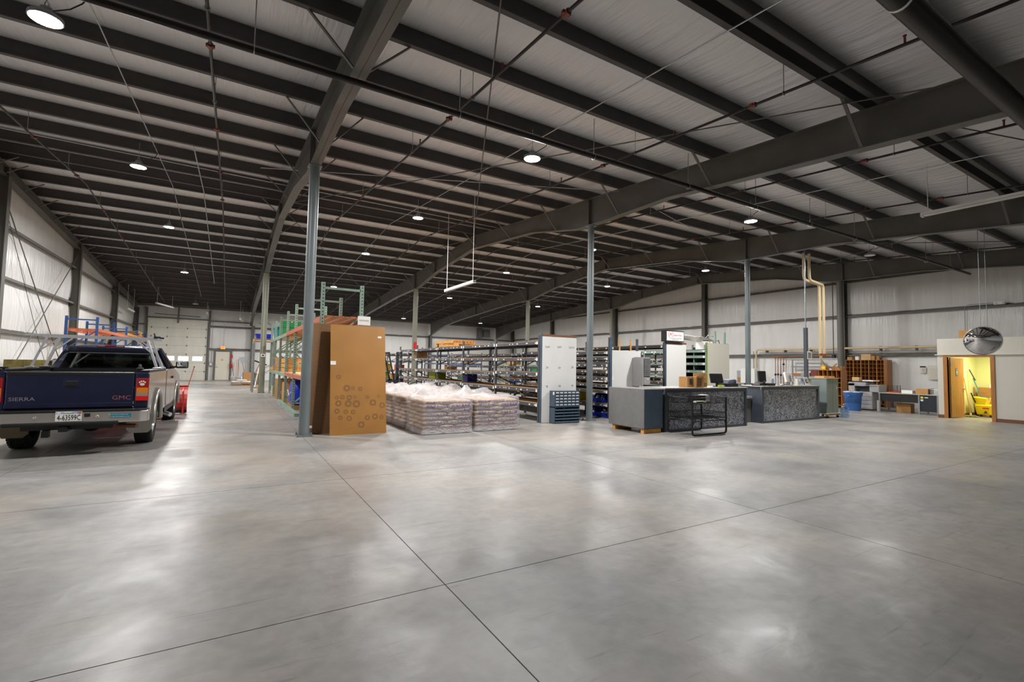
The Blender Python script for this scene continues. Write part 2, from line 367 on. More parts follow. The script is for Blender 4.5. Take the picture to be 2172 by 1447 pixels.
# floor: slabs between saw-cut joints
JX = [XL - .2, -2.4, 1.335, 4.98, 8.88, 12.6, 16.37, 20.1, 23.7, XR + .2]
JY = [YF - .2, -3.8, -0.35, 3.08, 6.47, 10.0, 13.6, 17.2, 20.8, 24.4, 28.0, 31.6, 35.2, 38.8, YB + .2]
fl = struct(M().box(XL - .2, XR + .2, YF - .2, YB + .2, -0.2, -0.008).build('floor', 'joint'))
for i in range(len(JX) - 1):
    for j in range(len(JY) - 1):
        g = 0.0016; c = 0.0022
        x0, x1, y0, y1 = JX[i] + g, JX[i + 1] - g, JY[j] + g, JY[j + 1] - g
        m = M(); m.hexa([(x0, y0, -0.02), (x1, y0, -0.02), (x1, y1, -0.02), (x0, y1, -0.02), (x0 + c, y0 + c, 0), (x1 - c, y0 + c, 0), (x1 - c, y1 - c, 0), (x0 + c, y1 - c, 0)])
        m.build('slab', 'floor', fl)
# purlin lines
PY = [10.74 - 1.42 * k for k in range(13, 0, -1)] + [10.74, 12.15, 13.6, 15.05, 16.49, 17.85, 18.62] + [20.02 + 1.43 * k for k in range(16)] + [42.85]
# ceiling liner, draped between purlins
m = M(); NX = 64; ys = []
for a, b in zip([YF - .1] + PY, PY + [YB + .1]):
    for q in range(4): ys.append((a + (b - a) * q / 4, math.sin(PI * q / 4)))
ys.append((YB + .1, 0))
vs = []
for y, sg in ys:
    for i in range(NX + 1):
        x = XL - .1 + (XR - XL + .2) * i / NX
        d = 0.05 * sg + 0.02 * sg * noise.noise(Vector((x * 0.9, y * 0.6, 3)))
        vs.append((x, y, zr(y) + PUR + 0.012 - d))
fs = [(r * (NX + 1) + i, (r + 1) * (NX + 1) + i, (r + 1) * (NX + 1) + i + 1, r * (NX + 1) + i + 1) for r in range(len(ys) - 1) for i in range(NX)]
m.add(vs, fs, True)
cl = struct(m.build('ceiling', 'liner'))
# unseen roof deck above the liner (keeps daylight out)
rd = M(); rd.add([(XL - .6, YF - .6, zr(YF) + .5), (XR + .6, YF - .6, zr(YF) + .5), (XR + .6, RIDGE, zr(RIDGE) + .5), (XL - .6, RIDGE, zr(RIDGE) + .5), (XL - .6, YB + .6, zr(YB) + .5), (XR + .6, YB + .6, zr(YB) + .5)], [(0, 1, 2, 3), (3, 2, 5, 4)])
struct(rd.build('roof_deck', 'steel'))
# frames stand at these lines
FX = [-5.82, 1.37, 8.87, 16.37, 23.5]
# purlins: one Z section per bay, pieces of the ceiling
def zsec(L):
    m = M(); m.box(0, L, -0.004, 0.004, 0, PUR - .004); m.box(0, L, 0, 0.075, PUR - .012, PUR - .004); m.box(0, L, -0.075, 0, 0, 0.008); m.box(0, L, -0.078, -0.07, 0, 0.022)
    return m
bays = [(XL, 1.37), (1.37, 8.87), (8.87, 16.37), (16.37, 23.5), (23.5, XR)]
pm = [zsec(b - a).mesh('purlin', K['purlin']) for a, b in bays]
for y in PY:
    for (a, b), me in zip(bays, pm):
        put('purlin', me, cl, (a, y, zr(y) + .002))
# the doubled strut purlin near the front
for (a, b), me in list(zip(bays, pm))[1:4]: put('purlin', me, cl, (a, 3.38, zr(3.38) + .002))
# walls: quilted liner between girts
GZL = [0.0, 2.28, 3.88, 5.4]; GZR = [0.0, 2.36, 4.22, 5.87]; GZB = [0.0, 2.38, 4.15]
def quilt(axis, at, u0, u1, zs, top, sgn, mname, name, holes=None):
    m = M(); nu = max(2, int((u1 - u0) / 0.45)); vs = []
    rows = []
    for a, b in zip(zs, zs[1:]):
        for q in range(6): rows.append(((a + (b - a) * q / 6), 0.07 * math.sin(PI * q / 6) ** 0.7 if q else 0))
    rows.append((zs[-1], 0)); rows += [(zs[-1] + .3, 0.05), (zs[-1] + .7, 0.05), (None, 0.0)]
    for z, d in rows:
        for i in range(nu + 1):
            u = u0 + (u1 - u0) * i / nu
            zz = top(u) if z is None else min(z, top(u))
            seam = 0.4 + 0.6 * abs(math.sin(PI * u / 1.52)) ** 0.5
            dd = sgn * (d * seam + 0.012 * noise.noise(Vector((u * 1.5, zz * .8, 1))))
            vs.append((at + dd, u, zz) if axis == 'x' else (u, at + dd, zz))
    fs = [(r * (nu + 1) + i, r * (nu + 1) + i + 1, (r + 1) * (nu + 1) + i + 1, (r + 1) * (nu + 1) + i) for r in range(len(rows) - 1) for i in range(nu)]
    m.add(vs, fs, True)
    return struct(m.build(name, mname))
top_y = lambda y: zr(y) + PUR + .05
wl = quilt('x', XL, YF, YB, GZL, top_y, 1, 'wall_y', 'wall_left')
wr = quilt('x', XR, YF, YB, GZR, top_y, -1, 'wall_y', 'wall_right')
DX0, DX1, DZ = -5.22, -1.47, 4.5
tb = lambda x: zr(YB) + PUR + .05
wb = quilt('y', YB, DX1, XR, GZB, tb, -1, 'wall_x', 'wall_back')
mm = M(); mm.box(XL, DX0, YB - .02, YB + .05, 0, tb(0)); mm.box(DX0, DX1, YB - .03, YB + .05, DZ, tb(0)); o = mm.build('liner_panel', 'wall_x', wb)
wf = struct(M().box(XL, XR, YF - .1, YF, 0, zr(YF) + PUR + .05).build('wall_front', 'wall_x'))
def girt(parent, axis, at, u0, u1, z, sgn, h=0.2):
    m = M()
    A = (lambda d0, d1, za, zb: m.box(*sorted((at + sgn * d0, at + sgn * d1)), u0, u1, za, zb)) if axis == 'x' else (lambda d0, d1, za, zb: m.box(u0, u1, *sorted((at + sgn * d0, at + sgn * d1)), za, zb))
    A(0.0, 0.19, z - .004, z + .004); A(0.18, 0.19, z - .075, z); A(0.17, 0.18, z - .075, z - .055); A(0.0, 0.012, z, z + .07)
    m.build('girt', 'girt', parent)
LC = [-6.9, 3.0, 11.1, 19.1, 27.1, 35.2, 42.9]; RC = [-6.9, 3.2, 11.6, 19.2, 27.2, 35.5, 42.9]; BC = [-5.75, 1.52, 8.87, 16.37, 23.5, 25.4]
for z in GZL[1:]:
    for a, b in zip(LC, LC[1:]): girt(wl, 'x', XL, a + .1, b - .1, z, 1)
for z in GZR[1:]:
    for a, b in zip(RC, RC[1:]): girt(wr, 'x', XR, a + .1, b - .1, z, -1)
for z in GZB[1:]:
    for a, b in list(zip(BC, BC[1:]))[1:]: girt(wb, 'y', YB, a + .1, b - .1, z, -1)
girt(wb, 'y', YB, DX1 + .06, BC[1] - .1, 2.4, -1); girt(wb, 'y', YB, DX1 + .06, BC[1] - .1, 4.12, -1); girt(wb, 'y', YB, DX1 + .06, BC[1] - .1, 4.55, -1); girt(wb, 'y', YB, XL, DX0, 4.1, -1)
girt(wb, 'y', YB, DX0 - .1, DX1 + .06, 4.62, -1)
# ---- columns
def icol(name, label, x, y, z1, along, wd=0.26, ft=0.19, m='steel', grp=None):
    t = thing(name, label, 'column', (x, y, 0), 0, grp)
    if along == 'x':
        M().box(-wd / 2, wd / 2, -.005, .005, 0.02, z1).build('web', m, t)
        for s in (-1, 1): M().box(s * wd / 2 - .006, s * wd / 2 + .006, -ft / 2, ft / 2, 0.02, z1).build('flange', m, t)
    else:
        M().box(-.005, .005, -wd / 2, wd / 2, 0.02, z1).build('web', m, t)
        for s in (-1, 1): M().box(-ft / 2, ft / 2, s * wd / 2 - .006, s * wd / 2 + .006, 0.02, z1).build('flange', m, t)
    M().box(-.17, .17, -.17, .17, 0, .02).build('base_plate', m, t)
    return t
def pipecol(label, x, y, z1, r, m):
    t = thing('pipe_column', label, 'column', (x, y, 0))
    M().cyl((0, 0, .02), (0, 0, z1 - .02), r, 24).build('shaft', m, t)
    M().box(-.15, .15, -.15, .15, 0, .02).build('base_plate', m, t)
    M().box(-.13, .13, -.13, .13, z1 - .02, z1).build('cap_plate', m, t)
    for a in (-1, 1):
        for b in (-1, 1):
            M().cyl((a * .125, b * .125, .02), (a * .125, b * .125, .075), .011, 8).cyl((a * .125, b * .125, .02), (a * .125, b * .125, .045), .022, 6).build('anchor_bolt', m, t)
    return t
BOT = [(-7, 4.15), (2, 5.03), (7.7, 5.58), (10.1, 5.60), (11.1, 5.64), (13.6, 6.13), (18.2, 6.52), (22.6, 6.17), (25.1, 5.76), (26.2, 5.74), (29.0, 5.68), (35.8, 5.28), (39.2, 4.98), (42.75, 4.3)]
def zb(y):
    for (a, p), (b, q) in zip(BOT, BOT[1:]):
        if a <= y <= b: return p + (q - p) * (y - a) / (b - a)
    return BOT[-1][1]
pipecol('grey round steel column beside the leaning brown pegboards', 1.37, 10.54, zb(10.54), .102, 'col')
pipecol('grey round steel column beside the white end panel and blue drawer cabinets', 8.87, 10.54, zb(10.54), .092, 'col')
pipecol('grey round steel column rising behind the service counter', 16.37, 10.54, zb(10.54), .092, 'col')
pipecol('grey round steel column in front of the right wall beside the pigeonhole shelves', 23.5, 10.7, zb(10.7), .13, 'girt')  # darker girt colour paints in the shade on this column
c0 = pipecol('olive round column at the far end of the green pallet rack', 1.37, 25.6, zb(25.6), .13, 'colb')
pipecol('olive round column with a red sign, beyond the forklift', 8.87, 25.6, zb(25.6), .13, 'colb')
pipecol('olive round column far back above the charcoal shelving', 16.37, 25.6, zb(25.6), .13, 'colb')
pipecol('olive round column close to the right wall, far back', 23.5, 25.6, zb(25.6), .1, 'colb')
M().box(-.1, .1, -.14, -.131, 2.25, 2.75).build('red_sign', 'red', bpy.data.objects['pipe_column.005'])
M().box(-.09, .09, -.175, -.13, 1.72, 1.86).build('thermostat_box', 'white', c0); M().box(-.045, .045, -.178, -.174, 1.76, 1.82).build('display', 'black', c0)
M().tube([(-.02, -.138, 1.86), (-.02, -.138, 5.2)], .006, 6).build('wire', 'white', c0)
for y, d in ((19.1, 'nearest dark steel column on the left wall, at the photo edge'), (27.1, 'dark steel column on the left wall beside the near end of the blue rack'), (35.2, 'dark steel column on the left wall behind the blue rack'), (42.6, 'dark corner column left of the overhead door')):
    icol('wall_column', d, -5.83, y, zr(y) - .28, 'x', .3, .24)
for y, d in ((19.2, 'dark steel column on the right wall behind the shelf with foil duct'), (27.2, 'dark steel column on the right wall just behind an olive pipe column'), (35.5, 'dark steel column far back on the right wall'), (11.42, 'dark steel wall column hidden close behind the round column at the pigeonholes'), (42.6, 'dark corner column beside the hanging unit heater')):
    icol('wall_column', d, 25.38, y, zr(y) - .05, 'x', .3, .22)
for x, d in ((1.52, 'dark column on the back wall beside the broom box'), (8.87, 'dark column on the back wall behind the yellow pallets'), (16.37, 'dark column on the back wall behind the shelving')):
    icol('wall_column', d, x, 42.75, zb(42.75), 'y', .4, .22)
# ---- rafters
def rafter(name, label, x, bot=BOT, wid=.21, braces=True, ya=-6.9, yb=42.8, stiff=(10.54, 18.2, 22.6, 25.6, 33.0)):
    t = thing(name, label, 'beam', (x, 0, 0))
    tops = [(y, zr(y) - .002) for y in (yb, RIDGE, ya)]
    M().prism([(max(y, ya), z) for y, z in bot] + tops, 'x', -.005, .005).build('web', 'steel', t)
    def strip(pts, th):
        m = M()
        for (a, p), (b, q) in zip(pts, pts[1:]):
            m.hexa([(-wid / 2, a, p), (wid / 2, a, p), (wid / 2, b, q), (-wid / 2, b, q), (-wid / 2, a, p + th), (wid / 2, a, p + th), (wid / 2, b, q + th), (-wid / 2, b, q + th)])
        return m
    strip([(max(y, ya), z) for y, z in bot], .014).build('bottom_flange', 'steel', t)
    strip([(y, z - .014) for y, z in reversed(tops)], .013).build('top_flange', 'steel', t)
    f = lambda y: [q for q in [p0 + (p1 - p0) * (y - a) / (b - a) for (a, p0), (b, p1) in zip(bot, bot[1:]) if a <= y <= b]][0]
    for y in stiff:
        if ya < y < yb:
            for s in (-1, 1): M().box(min(s * .005, s * wid / 2), max(s * .005, s * wid / 2), y - .006, y + .006, f(y) + .014, zr(y) - .016).build('stiffener', 'steel', t)
    if braces:
        for k, y in enumerate(PY):
            if 0 < y < 42 and k % 2 == 0 or y in (8.0 + 1.42, 10.74 - 1.42):
                for s in (-1, 1):
                    M().bar((s * wid * .45, y, f(y) + .03), (s * .72, y, zr(y) + .05), .05, .02).build('flange_brace', 'steel', t)
    return t
rafter('rafter', 'dark tapered roof beam over the column by the brown pegboards', 1.37)
rafter('rafter', 'dark tapered roof beam crossing above the white end panel and drawer cabinets', 8.87)
rafter('rafter', 'dark tapered roof beam over the column behind the counter', 16.37)
rafter('rafter', 'dark tapered roof beam running just in front of the right wall', 23.5)
EB = [(y, zr(y) - .3) for y in (-7, RIDGE, 42.8)]
lr = rafter('rafter', 'dark end beam sloping along the top of the left wall', -5.82, EB, .2, False, stiff=(19.1, 27.1, 35.2))
for y in PY[13:]:
    M().bar((.09, y + .3, zr(y) - .27), (.55, y + .3, zr(y) + .03), .04, .02).build('flange_brace', 'steel', lr)
# eave strut along the back wall
M().box(XL, XR, YB - .32, YB - .12, zr(YB) - .05, zr(YB) + .12).build('eave_strut', 'girt', wb)
# ---- overhead door (door_1): seven insulated panels, three panes in view
d1 = thing('door_1', 'big white panelled overhead door in the back wall', 'door', (0, 0, 0)); struct(d1)
ph = DZ / 7
win = [(-5.0, -4.38), (-4.12, -3.5), (-3.26, -2.64), (-2.38, -1.76)]
for k in range(7):
    z0, z1 = k * ph + .004, (k + 1) * ph - .004
    m = M(); y0, y1 = YB - .13, YB - .09
    if k == 2:
        xs = DX0 + .02
        for a, b in win: m.box(xs, a, y0, y1, z0, z1); m.box(a, b, y0, y1, z0, 1.46); m.box(a, b, y0, y1, 1.77, z1); xs = b
        m.box(xs, DX1 - .02, y0, y1, z0, z1)
    else: m.box(DX0 + .02, DX1 - .02, y0, y1, z0, z1)
    for q in (.25, .5, .75):
        zz = z0 + (z1 - z0) * q
        if k != 2: m.box(DX0 + .03, DX1 - .03, y0 - .006, y0, zz - .05, zz + .05)
    m.box(DX0 - .05, DX1 + .05, YB - .10, YB - .088, z0 - .012, z0 + .02); m.box(DX0 - .05, DX0 + .03, YB - .10, YB - .09, z0, z1 + .05); m.box(DX1 - .03, DX1 + .05, YB - .10, YB - .09, z0, z1 + .05); m.box(DX0 - .05, DX1 + .05, YB - .10, YB - .09, z1 - .02, z1 + (.06 if k == 6 else .01))  # hidden strips behind seams and edges, added to block daylight leaks
    pn = m.build('panel', mat('door_panel_%d' % k, (226, 224, 210), 0.45, var=0.05, vs=1.2, stretch=(2, 1, .4)) if k == 0 else bpy.data.materials['door_panel_0'], d1)
    if k == 2:
        for a, b in win: M().box(a, b, YB - .115, YB - .109, 1.46, 1.77).build('pane', 'glass', pn)
    if k:
        for x in (-4.95, -4.0, -2.78, -1.6): M().prism([(x - .045, z0), (x, z0 - .07), (x + .045, z0), (x, z0 + .07)], 'y', y0 - .018, y0).build('hinge', 'steel', pn)
for x in (DX0 - .06, DX1 + .06): M().box(x - .06, x + .06, YB - .24, YB - .05, 0, 5.3).build('jamb', 'girt', d1)
for x in (DX0 + .03, DX1 - .03): M().box(x - .02, x + .02, YB - .19, YB - .14, 0, 4.4).build('track', 'girt', d1)
M().cyl((-4.8, YB - .3, 4.85), (-2.0, YB - .3, 4.78), .025, 10).build('torsion_shaft', 'steel', d1)
M().box(-3.42, -3.32, YB - .32, YB - .2, 4.25, 5.4).build('centre_bracket', 'girt', d1)
# ---- man door (door_2)
d2 = thing('door_2', 'pale grey steel exit door left of the broom box', 'door', (0, 0, 0)); struct(d2)
M().box(-.90, .03, YB - .16, YB - .1, .02, 2.2).build('leaf', 'cream', d2)
for x in (-.97, .1): M().box(x - .07, x + .07, YB - .2, YB - .06, 0, 2.32).build('jamb', 'girt', d2)
M().box(-.90, .03, YB - .2, YB - .06, 2.21, 2.32).build('head', 'girt', d2)
h = M(); h.cyl((-.83, YB - .16, 1.02), (-.83, YB - .2, 1.02), .03, 10); h.bar((-.83, YB - .2, 1.02), (-.71, YB - .2, 1.02), .02, .02); h.build('handle', 'galv', d2)
M().cyl((-.83, YB - .16, 1.18), (-.83, YB - .175, 1.18), .03, 10).build('deadbolt', 'galv', d2)
M().box(-.55, -.38, YB - .165, YB - .16, 1.5, 1.63).build('notice', 'cardp', d2)
# ---- office box with the lit restroom
OX, OY0, OY1, OT = 21.38, 5.33, 6.42, 2.70
wo = M(); th = .12
wo.box(OX, OX + th, OY1, 6.68, 0, OT); wo.box(OX, OX + th, YF, OY0, 0, OT); wo.box(OX, OX + th, OY0, OY1, 2.1, OT)
wo.box(OX + th, XR - .1, 6.56, 6.68, 0, OT)
o = struct(wo.build('wall_office', 'office'))
li = M(); li.box(OX + th, XR - .1, 6.52, 6.56, 0, 2.45); li.box(24.6, 24.64, 4.1, 6.52, 0, 2.45); li.box(OX + th, 24.6, 4.06, 4.1, 0, 2.45); li.box(OX + th, OX + th + .02, 4.1, OY0 - .02, 0, 2.45); li.box(OX + th, OX + th + .02, OY1 + .02, 6.52, 0, 2.45)
struct(li.build('wall_restroom', 'restwall'))
struct(M().box(OX + th, 24.64, 4.06, 6.56, 2.45, 2.5).build('ceiling_restroom', 'office'))
struct(M().box(OX + .01, XR - .1, YF, 6.68, OT, OT + .04).build('ceiling_office', 'office'))
b = M(); b.box(OX - .012, OX, OY1 + .11, 6.69, 0, .11); b.box(OX - .012, OX, YF, OY0 - .11, 0, .11); b.box(OX - .012, XR - .2, 6.68, 6.692, 0, .11)
struct(b.build('baseboard_office', 'base'))
b = M(); b.box(OX + th + .02, 24.6, 6.505, 6.52, 0, .1); b.box(24.585, 24.6, 4.1, 6.505, 0, .1); struct(b.build('baseboard_restroom', 'base'))
struct(M().box(OX - .05, OX, YF, 6.74, 2.17, 2.20).build('trim_2', 'office'))
d3 = thing('door_3', 'honey oak restroom door standing open into the lit room', 'door', (0, 0, 0)); struct(d3)
for a, b_ in ((OY1, OY1 + .1), (OY0 - .1, OY0)): M().box(OX - .03, OX + th + .01, a, b_, 0, 2.17).build('jamb', 'oak', d3)
M().box(OX - .03, OX + th + .01, OY0, OY1, 2.1, 2.17).build('head', 'oak', d3)
lf = bevel(M().box(.0, .92, -.02, .02, .02, 2.09).build('leaf', 'oak', d3, (OX + .1, OY1 - .04, 0), (0, 0, math.radians(-5))), .004)
for z in (.3, 1.05, 1.85): M().cyl((0, -.03, z - .05), (0, -.03, z + .05), .012, 8).build('hinge', 'galv', lf)
h = M(); h.cyl((.86, -.02, 1.0), (.86, -.07, 1.0), .022, 10); h.bar((.86, -.07, 1.0), (.98, -.07, 1.0), .018, .018); h.build('handle', 'chrome', lf)
M().box(.35, .49, -.026, -.02, 1.45, 1.72).build('restroom_sign', 'slate', lf)
g = M(); g.ball((.42, -.03, 1.67), .022, .004, .022); g.prism([(.395, 1.63), (.445, 1.63), (.45, 1.56), (.435, 1.56), (.435, 1.49), (.425, 1.49), (.42, 1.55), (.415, 1.49), (.405, 1.49), (.405, 1.56), (.39, 1.56)], 'y', -.03, -.027); g.build('figure_pictogram', 'white', lf)
rl = bpy.data.lights.new('restroom_light', 'AREA'); rl.energy = 78; rl.size = .5; rl.color = (1, .95, .6)
o = bpy.data.objects.new('restroom_light', rl); C.objects.link(o); o.location = (22.9, 5.4, 2.42)
fx = thing('ceiling_fixture', 'small square ceiling light inside the restroom', 'light', (22.9, 5.4, 2.45)); M().box(-.25, .25, -.25, .25, -.015, 0).build('diffuser', 'lens' if False else 'lensoff', fx); o.parent = fx; o.location = (0, 0, -.03)
# ---- wall rod bracing on the left wall
m = M().cyl((XL + .2, 19.4, 6.0), (XL + .2, 26.6, .5), .016, 8); tag(m.build('brace_rod', 'steel'), 'long steel brace rod falling away from the nearest left wall column', 'rod')
m = M().cyl((XL + .26, 19.6, .5), (XL + .26, 26.8, 5.9), .016, 8); tag(m.build('brace_rod', 'steel'), 'steel brace rod rising towards the second left wall column', 'rod')
m = M().tube([(XL + .22, 19.5, 5.6), (XL + .24, 21, 3.9), (XL + .24, 22.6, 2.2), (XL + .24, 24.0, .9)], .008, 6); tag(m.build('cable', 'black'), 'thin loose cable hanging by the left wall brace rods', 'cable')
# ---- back wall rods (right of the rack)
for k, (a, b_, d) in enumerate((((1.9, .6), (8.5, 5.1), 'brace rod on the back wall rising right towards the beam'), ((2.2, .4), (8.7, 4.7), 'lower twin brace rod on the back wall rising right'), ((2.0, 5.0), (8.4, .5), 'brace rod on the back wall falling right behind the forklift'), ((1.9, 4.6), (8.0, .4), 'lower twin brace rod on the back wall falling right'))):
    tag(M().cyl((a[0], YB - .3, a[1]), (b_[0], YB - .3, b_[1]), .02, 6).build('brace_rod', 'steel'), d, 'rod')
# ================================================================== ROOF SERVICES
# ---- high-bay lamps
def highbay():
    t = thing('high_bay_lamp', '', 'lamp')
    M().lathe([(.0, .15), (.06, .15), (.065, .08), (.13, .07), (.165, .05), (.17, .01), (.16, 0.0), (.15, .01)], n=24).build('housing', 'lamp', t)
    m = M(); m.add([(.162 * math.cos(2 * PI * i / 24), .162 * math.sin(2 * PI * i / 24), .004) for i in range(24)], [tuple(reversed(range(24)))]); m.build('lens', 'lens', t)
    M().tube([(0, 0, .15), (.02, 0, .2), (0, 0, .25), (-.02, 0, .2), (0, 0, .15)], .008, 6).build('hook', 'galv', t)
    M().cyl((0, 0, .24), (0, 0, .60), .005, 6).build('hanger_wire', 'galv', t)
    M().tube([(.05, 0, .13), (.2, .05, .25), (.32, .0, .34), (.36, 0, .42), (.3, 0, .5), (.3, 0, .58)], .008, 6).build('cord', 'black', t)
    return t
proto = highbay()
LY = [7.65, 14.25, 20.95, 28.25, 37.6]; LX = [-2.08, 4.93, 12.05, 18.9]
ROW = ['nearest', 'second', 'third', 'fourth', 'fifth']
BAYN = ['over the truck aisle', 'in the bay right of the pegboard beam', 'in the bay over the shelving', 'in the bay by the right wall']
OFF = {(0, 4), (3, 0)}
for bx, X in enumerate(LX):
    for r, Y in enumerate(LY):
        if (bx, r) in ((3, 4),): Y = 37.3
        on = (bx, r) not in OFF
        first = (bx, r) == (0, 0)
        loc = (X, Y, zr(Y) - .60)
        lab = '%s lamp %s, %s of its row' % ('lit' if on else 'unlit', BAYN[bx], ROW[r])
        o = proto if first else dup(proto, loc)
        o.location = loc; o['label'] = lab; o['group'] = 'high bay lamps'
        if not on:
            for c in o.children:
                if c.name.startswith('lens'):
                    c.data = c.data.copy(); c.data.materials.clear(); c.data.materials.append(K['lensoff'])
        else:
            la = bpy.data.lights.new('lamp_light', 'AREA'); la.shape = 'DISK'; la.size = .36; la.energy = LAMP_W; la.color = (1.0, .985, .97); la.spread = math.radians(176)
            lo = bpy.data.objects.new('lamp_light', la); C.objects.link(lo); lo.parent = o; lo.location = (0, 0, -.012)
# electrical conduit feeding the lamp rows
for X, d in zip(LX, ('thin conduit linking the lamps over the truck aisle', 'thin conduit linking the second row of lamps', 'thin conduit linking the third row of lamps', 'thin conduit linking the lamps by the right wall')):
    pts = [(X + .3, y, zr(y) - .04) for y in (0.5, 6, 12, RIDGE, 24, 32, 38)]
    tag(M().tube(pts, .011, 6).build('conduit', 'galv'), d, 'conduit')
# ---- sprinkler branch lines
def sprinkler(X, y0, y1, lab, d=.42, r=.021):
    t = thing('sprinkler_pipe', lab, 'pipe', (X, 0, 0), 0, 'sprinkler branch pipes')
    z = lambda y: zr(y) - d
    pts = [(0, y, z(y)) for y in (y0, RIDGE - .3, RIDGE, RIDGE + .3, y1)]
    M().tube(pts, r, 8).build('pipe', 'blackpipe', t)
    ys = y0 + .6; k = 0
    while ys < y1:
        M().cyl((0, ys - .05, z(ys - .05)), (0, ys + .05, z(ys + .05)), r * 1.7, 10).box(-r * 2.5, r * 2.5, ys - .02, ys + .02, z(ys) - .018, z(ys) + .018).build('coupling', 'redfit', t)
        yh = ys + 1.45
        if yh < y1:
            M().cyl((0, yh, z(yh)), (0, yh, z(yh) + .1), .012, 6).cyl((0, yh, z(yh) + .1), (0, yh, z(yh) + .11), .02, 8).build('sprinkler_head', 'redfit', t)
        if min(abs(ys + 2.6 - p) for p in PY) < 5 and ys + 2.6 < y1:
            yp = min(PY, key=lambda p: abs(p - ys - 2.6)); M().cyl((0, yp, z(yp)), (0, yp, zr(yp) + .02), .006, 6).tube([(.03 * math.cos(a), yp, z(yp) + .03 * math.sin(a)) for a in [i * PI / 4 for i in range(8)]], .005, 5, True).build('hanger', 'galv', t)
        ys += 3.3; k += 1
    return t
for X, lab in ((-3.85, 'sprinkler pipe nearest the left wall'), (-.4, 'sprinkler pipe left of the beam by the pegboards'), (3.06, 'sprinkler pipe right of the beam by the pegboards'), (6.53, 'sprinkler pipe above the hanging strip light'),
               (10.0, 'sprinkler pipe right of the beam above the drawer cabinets'), (13.55, 'sprinkler pipe left of the beam behind the counter'), (17.2, 'sprinkler pipe right of the beam behind the counter'), (20.6, 'sprinkler pipe nearest the right wall')):
    sprinkler(X, 0.2, 38.5, lab)
# cross main and the big main with drop
t = thing('sprinkler_main', 'black cross main pipe hung on rods across all the bays', 'pipe', (0, 6.6, 5.38))
M().tube([(XL + .4, 0, .0), (1.2, 0, 0), (24.5, 0, 0.03)], .045, 10).build('pipe', 'blackpipe', t)
for x in (-4.6, -2.9, .1, 2.9, 5.6, 8.2, 10.6, 13.0, 15.4, 17.8, 20.4, 22.6):
    M().cyl((x, 0, .045), (x, 0, .72), .007, 6).tube([(x, .055 * math.cos(a), .055 * math.sin(a)) for a in [i * PI / 5 for i in range(10)]], .006, 5, True).build('hanger', 'galv', t)
t = thing('sprinkler_main', 'thick shiny black main pipe at the upper right corner', 'pipe', (0, 1.74, 4.82))
M().cyl((4.2, 0, 0), (15.5, 0, .0), .105, 20).build('pipe', 'blackpipe', t)
M().cyl((4.95, 0, 0), (4.98, 0, 0), .109, 20).build('band', 'white', t)
t = thing('sprinkler_riser', 'black pipe tee with red couplings beside the thick main', 'pipe', (6.53, .95, 0))
z0 = zr(.95) - .42
M().cyl((0, 0, z0 - .02), (0, 0, z0 - .42), .035, 10).build('drop', 'blackpipe', t)
M().cyl((0, -.16, z0 - .012), (0, .16, z0 + .012), .055, 12).cyl((0, 0, z0), (0, 0, z0 - .1), .05, 12).build('tee', 'redfit', t)
for a in (-.17, .17): M().cyl((0, a - .025, z0), (0, a + .025, z0), .07, 12).build('coupling', 'redfit', t)
M().cyl((0, 0, z0 - .44), (0, 0, z0 - .36), .06, 12).build('coupling', 'redfit', t)
# ---- roof brace rods
rods = [((1.5, 2.4), (8.7, 18.0), 'roof brace rod crossing the nearest lit lamp of the second row'), ((8.7, 2.6), (1.5, 17.8), 'roof brace rod crossing back towards the pegboard beam'), ((1.5, 18.8), (8.7, 34.0), 'roof brace rod beyond the ridge in the second bay'), ((8.7, 18.8), (1.5, 34.0), 'roof brace rod beyond the ridge, crossing the other way'),
        ((9.0, 3.4), (16.2, 1.0), 'short roof brace rod rising to the thick main at upper right'), ((16.5, 2.5), (23.3, 12.0), 'roof brace rod in the bay by the right wall'), ((23.3, 2.5), (16.5, 12.0), 'second roof brace rod in the bay by the right wall')]
for a, b_, d in rods:
    za, zb_ = zr(a[1]) - .06, zr(b_[1]) - .06
    tag(M().cyl((a[0], a[1], za), (b_[0], b_[1], zb_), .012, 6).build('roof_rod', 'steel'), d, 'rod')
tag(M().tube([(-5.7, 15.5, zr(15.5) + .04), (1.3, 15.8, zr(15.8) + .04), (8.8, 16.1, zr(16.1) + .04)], .012, 6).build('conduit', 'galv'), 'thin pale conduit running across the purlins left of the pegboard beam', 'conduit')
tag(M().tube([(-.95, y, zr(y) - .05) for y in (13.4, RIDGE, 33)], .016, 6).build('conduit', 'galv'), 'pale conduit running down the roof left of the olive column', 'conduit')
tag(M().tube([(.5, 14.0, zr(14) - .08)] + [(8.8 + (i % 2) * .1 + 1.6 * i, 9.2 + .5 * i, zr(9.2 + .5 * i) - .1) for i in range(5)], .01, 6).build('conduit', 'galv'), 'pale conduit crossing under the purlins towards the counter', 'conduit')
# ---- fluorescent strips
def strip(lab, a, b_, top, tubes=2, wid=.11):
    t = thing('strip_light', lab, 'lamp', a)
    a = Vector(a); b_ = Vector(b_) - a; L = b_.length; d = b_.normalized(); s = d.cross(Vector((0, 0, 1))).normalized()
    M().bar((0, 0, .03), b_ + Vector((0, 0, .03)), wid, .05).build('housing', 'white', t)
    for q in ((-1, 1) if tubes == 2 else (0,)):
        M().cyl(d * .05 + s * q * wid * .3 + Vector((0, 0, -.012)), d * (L - .05) + s * q * wid * .3 + Vector((0, 0, -.012)), .016, 10).build('tube', 'lensoff', t)
    for e in (d * .02, d * (L - .02)): M().bar(e - d * .02, e + d * .02, wid * .9, .07).build('end_cap', 'white', t)
    for e in (d * .12, d * (L - .12)):
        M().cyl(e + Vector((0, 0, .05)), e + Vector((0, 0, top)), .008, 6).build('hanger', 'white', t)
    return t
